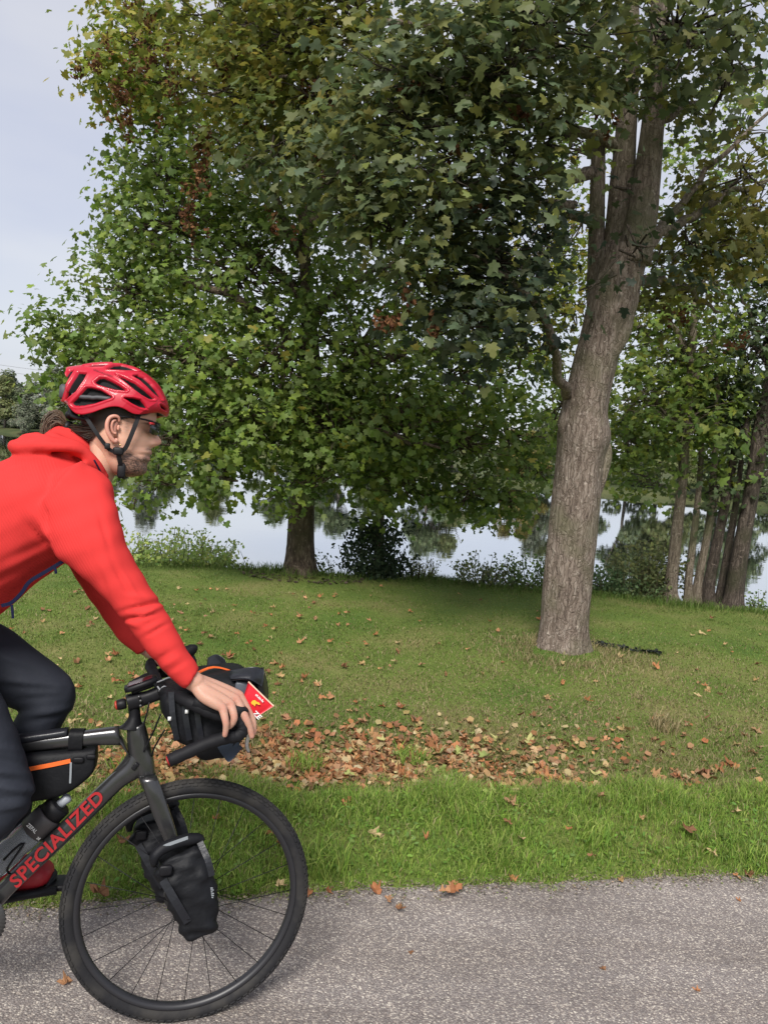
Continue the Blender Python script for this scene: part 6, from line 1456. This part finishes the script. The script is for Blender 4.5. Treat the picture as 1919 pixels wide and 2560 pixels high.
SX = Bc[:, None, 0] + (T - Bc)[:, None, 0] * cp; SY = Bc[:, None, 1] + (T - Bc)[:, None, 1] * cp; SN = Wd_[:, None] * sp
VENT = [[(250, 768), (330, 690), (440, 562), (520, 566), (640, 602), (800, 702), (700, 735), (540, 785), (400, 806), (330, 810), (275, 800)],
        [(555, 482), (620, 420), (700, 430), (800, 480), (900, 540), (990, 604), (850, 592), (700, 548), (600, 512)],
        [(830, 375), (960, 430), (1100, 500), (1230, 600), (1345, 705), (1290, 708), (1190, 655), (1080, 572), (960, 470)],
        [(1060, 388), (1120, 373), (1200, 408), (1290, 488), (1370, 588), (1435, 692), (1330, 612), (1230, 512), (1150, 440)],
        [(965, 708), (1080, 714), (1170, 732), (1222, 788), (1255, 842), (1170, 826), (1080, 782)],
        [(700, 288), (790, 216), (870, 204), (960, 222), (1105, 292), (950, 302)], [(365, 228), (470, 200), (725, 194), (640, 238), (480, 238)],
        [(305, 335), (430, 352), (392, 450), (300, 600), (175, 700), (140, 690), (215, 520), (285, 390)], [(178, 300), (242, 300), (150, 500), (95, 500), (145, 385)], [(1422, 772), (1484, 808), (1486, 832), (1434, 812)]]
def sdist(px, py, poly):
    P = np.array(poly, float); d = np.full(px.shape, 1e9); ins = np.zeros(px.shape, bool)
    for i in range(len(P)):
        a, b_ = P[i], P[(i + 1) % len(P)]; e = b_ - a; t = np.clip(((px - a[0]) * e[0] + (py - a[1]) * e[1]) / (e @ e), 0, 1)
        d = np.minimum(d, np.hypot(px - a[0] - t * e[0], py - a[1] - t * e[1]))
        c_ = (a[1] > py) != (b_[1] > py); ins ^= c_ & (px < (b_[0] - a[0]) * (py - a[1]) / (b_[1] - a[1] + 1e-9) + a[0])
    return np.where(ins, -d, d)
sdv = np.min([sdist(SX, SY, v) for v in VENT], axis=0) - 7
BASE = np.array([[FB(*c7(SX[i, j], SY[i, j]), 0) + FB.n * SN[i, j] for j in range(nv)] for i in range(nu)])
du = np.gradient(BASE, axis=0); dv = np.gradient(BASE, axis=1); nn = np.cross(du, dv); nn /= np.linalg.norm(nn, axis=2)[..., None] + 1e-12
hc = FB(*c7(760, 700), 0)
if ((BASE - hc) * nn).sum() < 0: nn = -nn
dep = np.clip((-sdv + 2) / 26, 0, 1); dep = dep * dep * (3 - 2 * dep) * .022
lipb = np.clip(1 - np.abs(sdv - 16) / 16, 0, 1) * .0022           # soft rounded ribs between vents
rd = BASE - hc; rd /= np.linalg.norm(rd, axis=2)[..., None]
shell = BASE - rd * dep[..., None] + rd * lipb[..., None]
inner = hc + (BASE - hc) * .84
i = np.arange(nu * nv).reshape(nu, nv); F1 = np.stack([i[:-1, :-1], i[1:, :-1], i[1:, 1:], i[:-1, 1:]], -1).reshape(-1, 4)
o2 = nu * nv; F2 = F1[:, ::-1] + o2
rim = [i[0, j] for j in range(nv)] + [i[k, nv - 1] for k in range(1, nu)] + [i[nu - 1, j] for j in range(nv - 2, -1, -1)] + [i[k, 0] for k in range(nu - 2, 0, -1)]
F3 = np.array([(rim[k], rim[(k + 1) % len(rim)], o2 + rim[(k + 1) % len(rim)], o2 + rim[k]) for k in range(len(rim))])
sh = mesh_obj("shell", np.concatenate([shell.reshape(-1, 3), inner.reshape(-1, 3)]), np.concatenate([F1, F2, F3]), m_helm, helm, colors=np.repeat(np.concatenate([np.clip((-sdv - 1) / 10, 0, 1).ravel(), np.ones(nu * nv)])[:, None], 3, 1))
# grey liner bars seen through the rear vents
def hpt(X, Y, lift):
    j = np.argmin((SX[:, :nv // 2] - X) ** 2 + (SY[:, :nv // 2] - Y) ** 2); a, b_ = divmod(j, nv // 2); return BASE[a, b_] - nn[a, b_] * lift
for pts_ in ([(230, 640), (330, 660), (450, 675), (600, 690), (780, 705)],): 
    mb = MB(); mb.tube([hpt(*p, .009) for p in resample(pts_, 12)], .006, 8); mb.build("liner_bar", m_fgrey, helm)
text_obj("lettering", "SPECIALIZED", 1, hpt(520, 322, -.0025), hpt(820, 440, -.0025) - hpt(520, 322, -.0025), np.cross(hpt(820, 440, -.0025) - hpt(520, 322, -.0025), FB.n) * -1 if np.cross(hpt(820, 440, 0) - hpt(520, 322, 0), FB.n)[2] < 0 else np.cross(hpt(820, 440, -.0025) - hpt(520, 322, -.0025), FB.n), m_black, helm, width=.058, height=.0042)
# rear retention dial
mb = MB(); mb.tube(resample([f(140, 740, -.03), f(160, 860, -.045), f(230, 905, -.062), f(400, 935, -.076)], 12), .006, 8); mb.tube(resample([f(140, 740, .03), f(160, 860, .045), f(230, 905, .062), f(400, 935, .076)], 12), .006, 8); mb.ball(f(165, 880, 0), FB.s * .016, FB.n * .035, FB.u * .014, 14, 8); mb.build("retention_dial", m_black, helm)
mb = MB(); mb.box(f(75, 560, -.012), FB.s * .012, FB.n * .022, FB.u * .02, .3); mb.build("rear_light", m_fgrey, helm)
# straps
def skin_n(X, Y):
    k = np.argmin((HX[:, 0] - X) ** 2 + (HX[:, 1] - Y) ** 2 + np.where(HX[:, 2] > 0, 1e9, 0)); return -HX[k, 2]
for s in (-1, 1):
    for nm, pts_, w in (("strap", [(430, 930, .082), (520, 1070, .085), (620, 1215, .086), (700, 1320, .083), (760, 1385, .080), (860, 1420, .076)], .0048), ("strap", [(1140, 915, .080), (1110, 1010, .082), (1060, 1140, .082), (1010, 1260, .081), (960, 1360, .079), (880, 1420, .076)], .0056), ("strap", [(860, 1400, .077), (870, 1470, .075), (885, 1560, .069), (890, 1640, .060), (895, 1710, .045), (900, 1735, .022), (905, 1740, 0)], .0056)):
        P = resample([FB(*c7(a, b_), 0) + FB.n * s * n_ for a, b_, n_ in pts_], 24); strap(P, w, .0011, FB.n, m_black, nm, helm)
    mb = MB(); P = FB(*c7(865, 1400), 0) + FB.n * s * .079; mb.box(P, FB.s * .013, FB.n * .003, FB.u * .010, .3); mb.box(FB(*c7(725, 1335), 0) + FB.n * s * .084, FB.s * .007, FB.n * .003, FB.u * .008, .3); mb.build("strap_slider", m_black, helm)
mb = MB(); P = FB(*c7(895, 1655), 0) - FB.n * .062; mb.box(P, FB.s * .010, FB.n * .005, FB.u * .020, .3); mb.build("chin_buckle", m_black, helm)

# ---- glasses
gl_ = empty("glasses", f(1330, 1000, 0)); tag(gl_, "dark wraparound cycling glasses with a red temple mark on the rider's face", "glasses")
m_lens = material("smoke_lens", (.012, .014, .016), .08, spec=.7)
for s in (-1, 1):
    mb = MB(); mb.tube(resample([f(860, 935, 0) + FB.n * s * .082, f(1050, 955, 0) + FB.n * s * .080, f(1220, 978, 0) + FB.n * s * .074, f(1310, 1000, 0) + FB.n * s * .060], 14), [.0022] * 8 + [.0026] * 4 + [.0034] * 2, 8); mb.build("temple", m_black, gl_)
mb = MB(); mb.tube([f(1240, 984, -.0755), f(1300, 996, -.066)], [.0032, .0036], 8); mb.build("red_mark", m_red, gl_)
V, F = [], []
for k, t in enumerate(np.linspace(-1, 1, 25)):
    n_ = t * .062; X0 = 1376 - 100 * abs(t) ** 2.2; drop = 170 - 70 * math.exp(-(t / .16) ** 2) - 60 * max(0, abs(t) - .75) * 2
    for q, (dy, dx) in enumerate(((0, 0), (.5, 6), (1, -14))): V.append(f(X0 + dx, 1000 + dy * drop, 0) + FB.n * n_)
    if k:
        for q in range(2): F.append(((k - 1) * 3 + q, k * 3 + q, k * 3 + q + 1, (k - 1) * 3 + q + 1))
lens = mesh_obj("lens", V, F, m_lens, gl_)
so = lens.modifiers.new("t", 'SOLIDIFY'); so.thickness = .0018
mb = MB(); mb.tube([f(1378 - 100 * abs(t) ** 2.2, 998, 0) + FB.n * t * .062 for t in np.linspace(-1, 1, 25)], .0022, 8); mb.build("brow_bar", m_black, gl_)
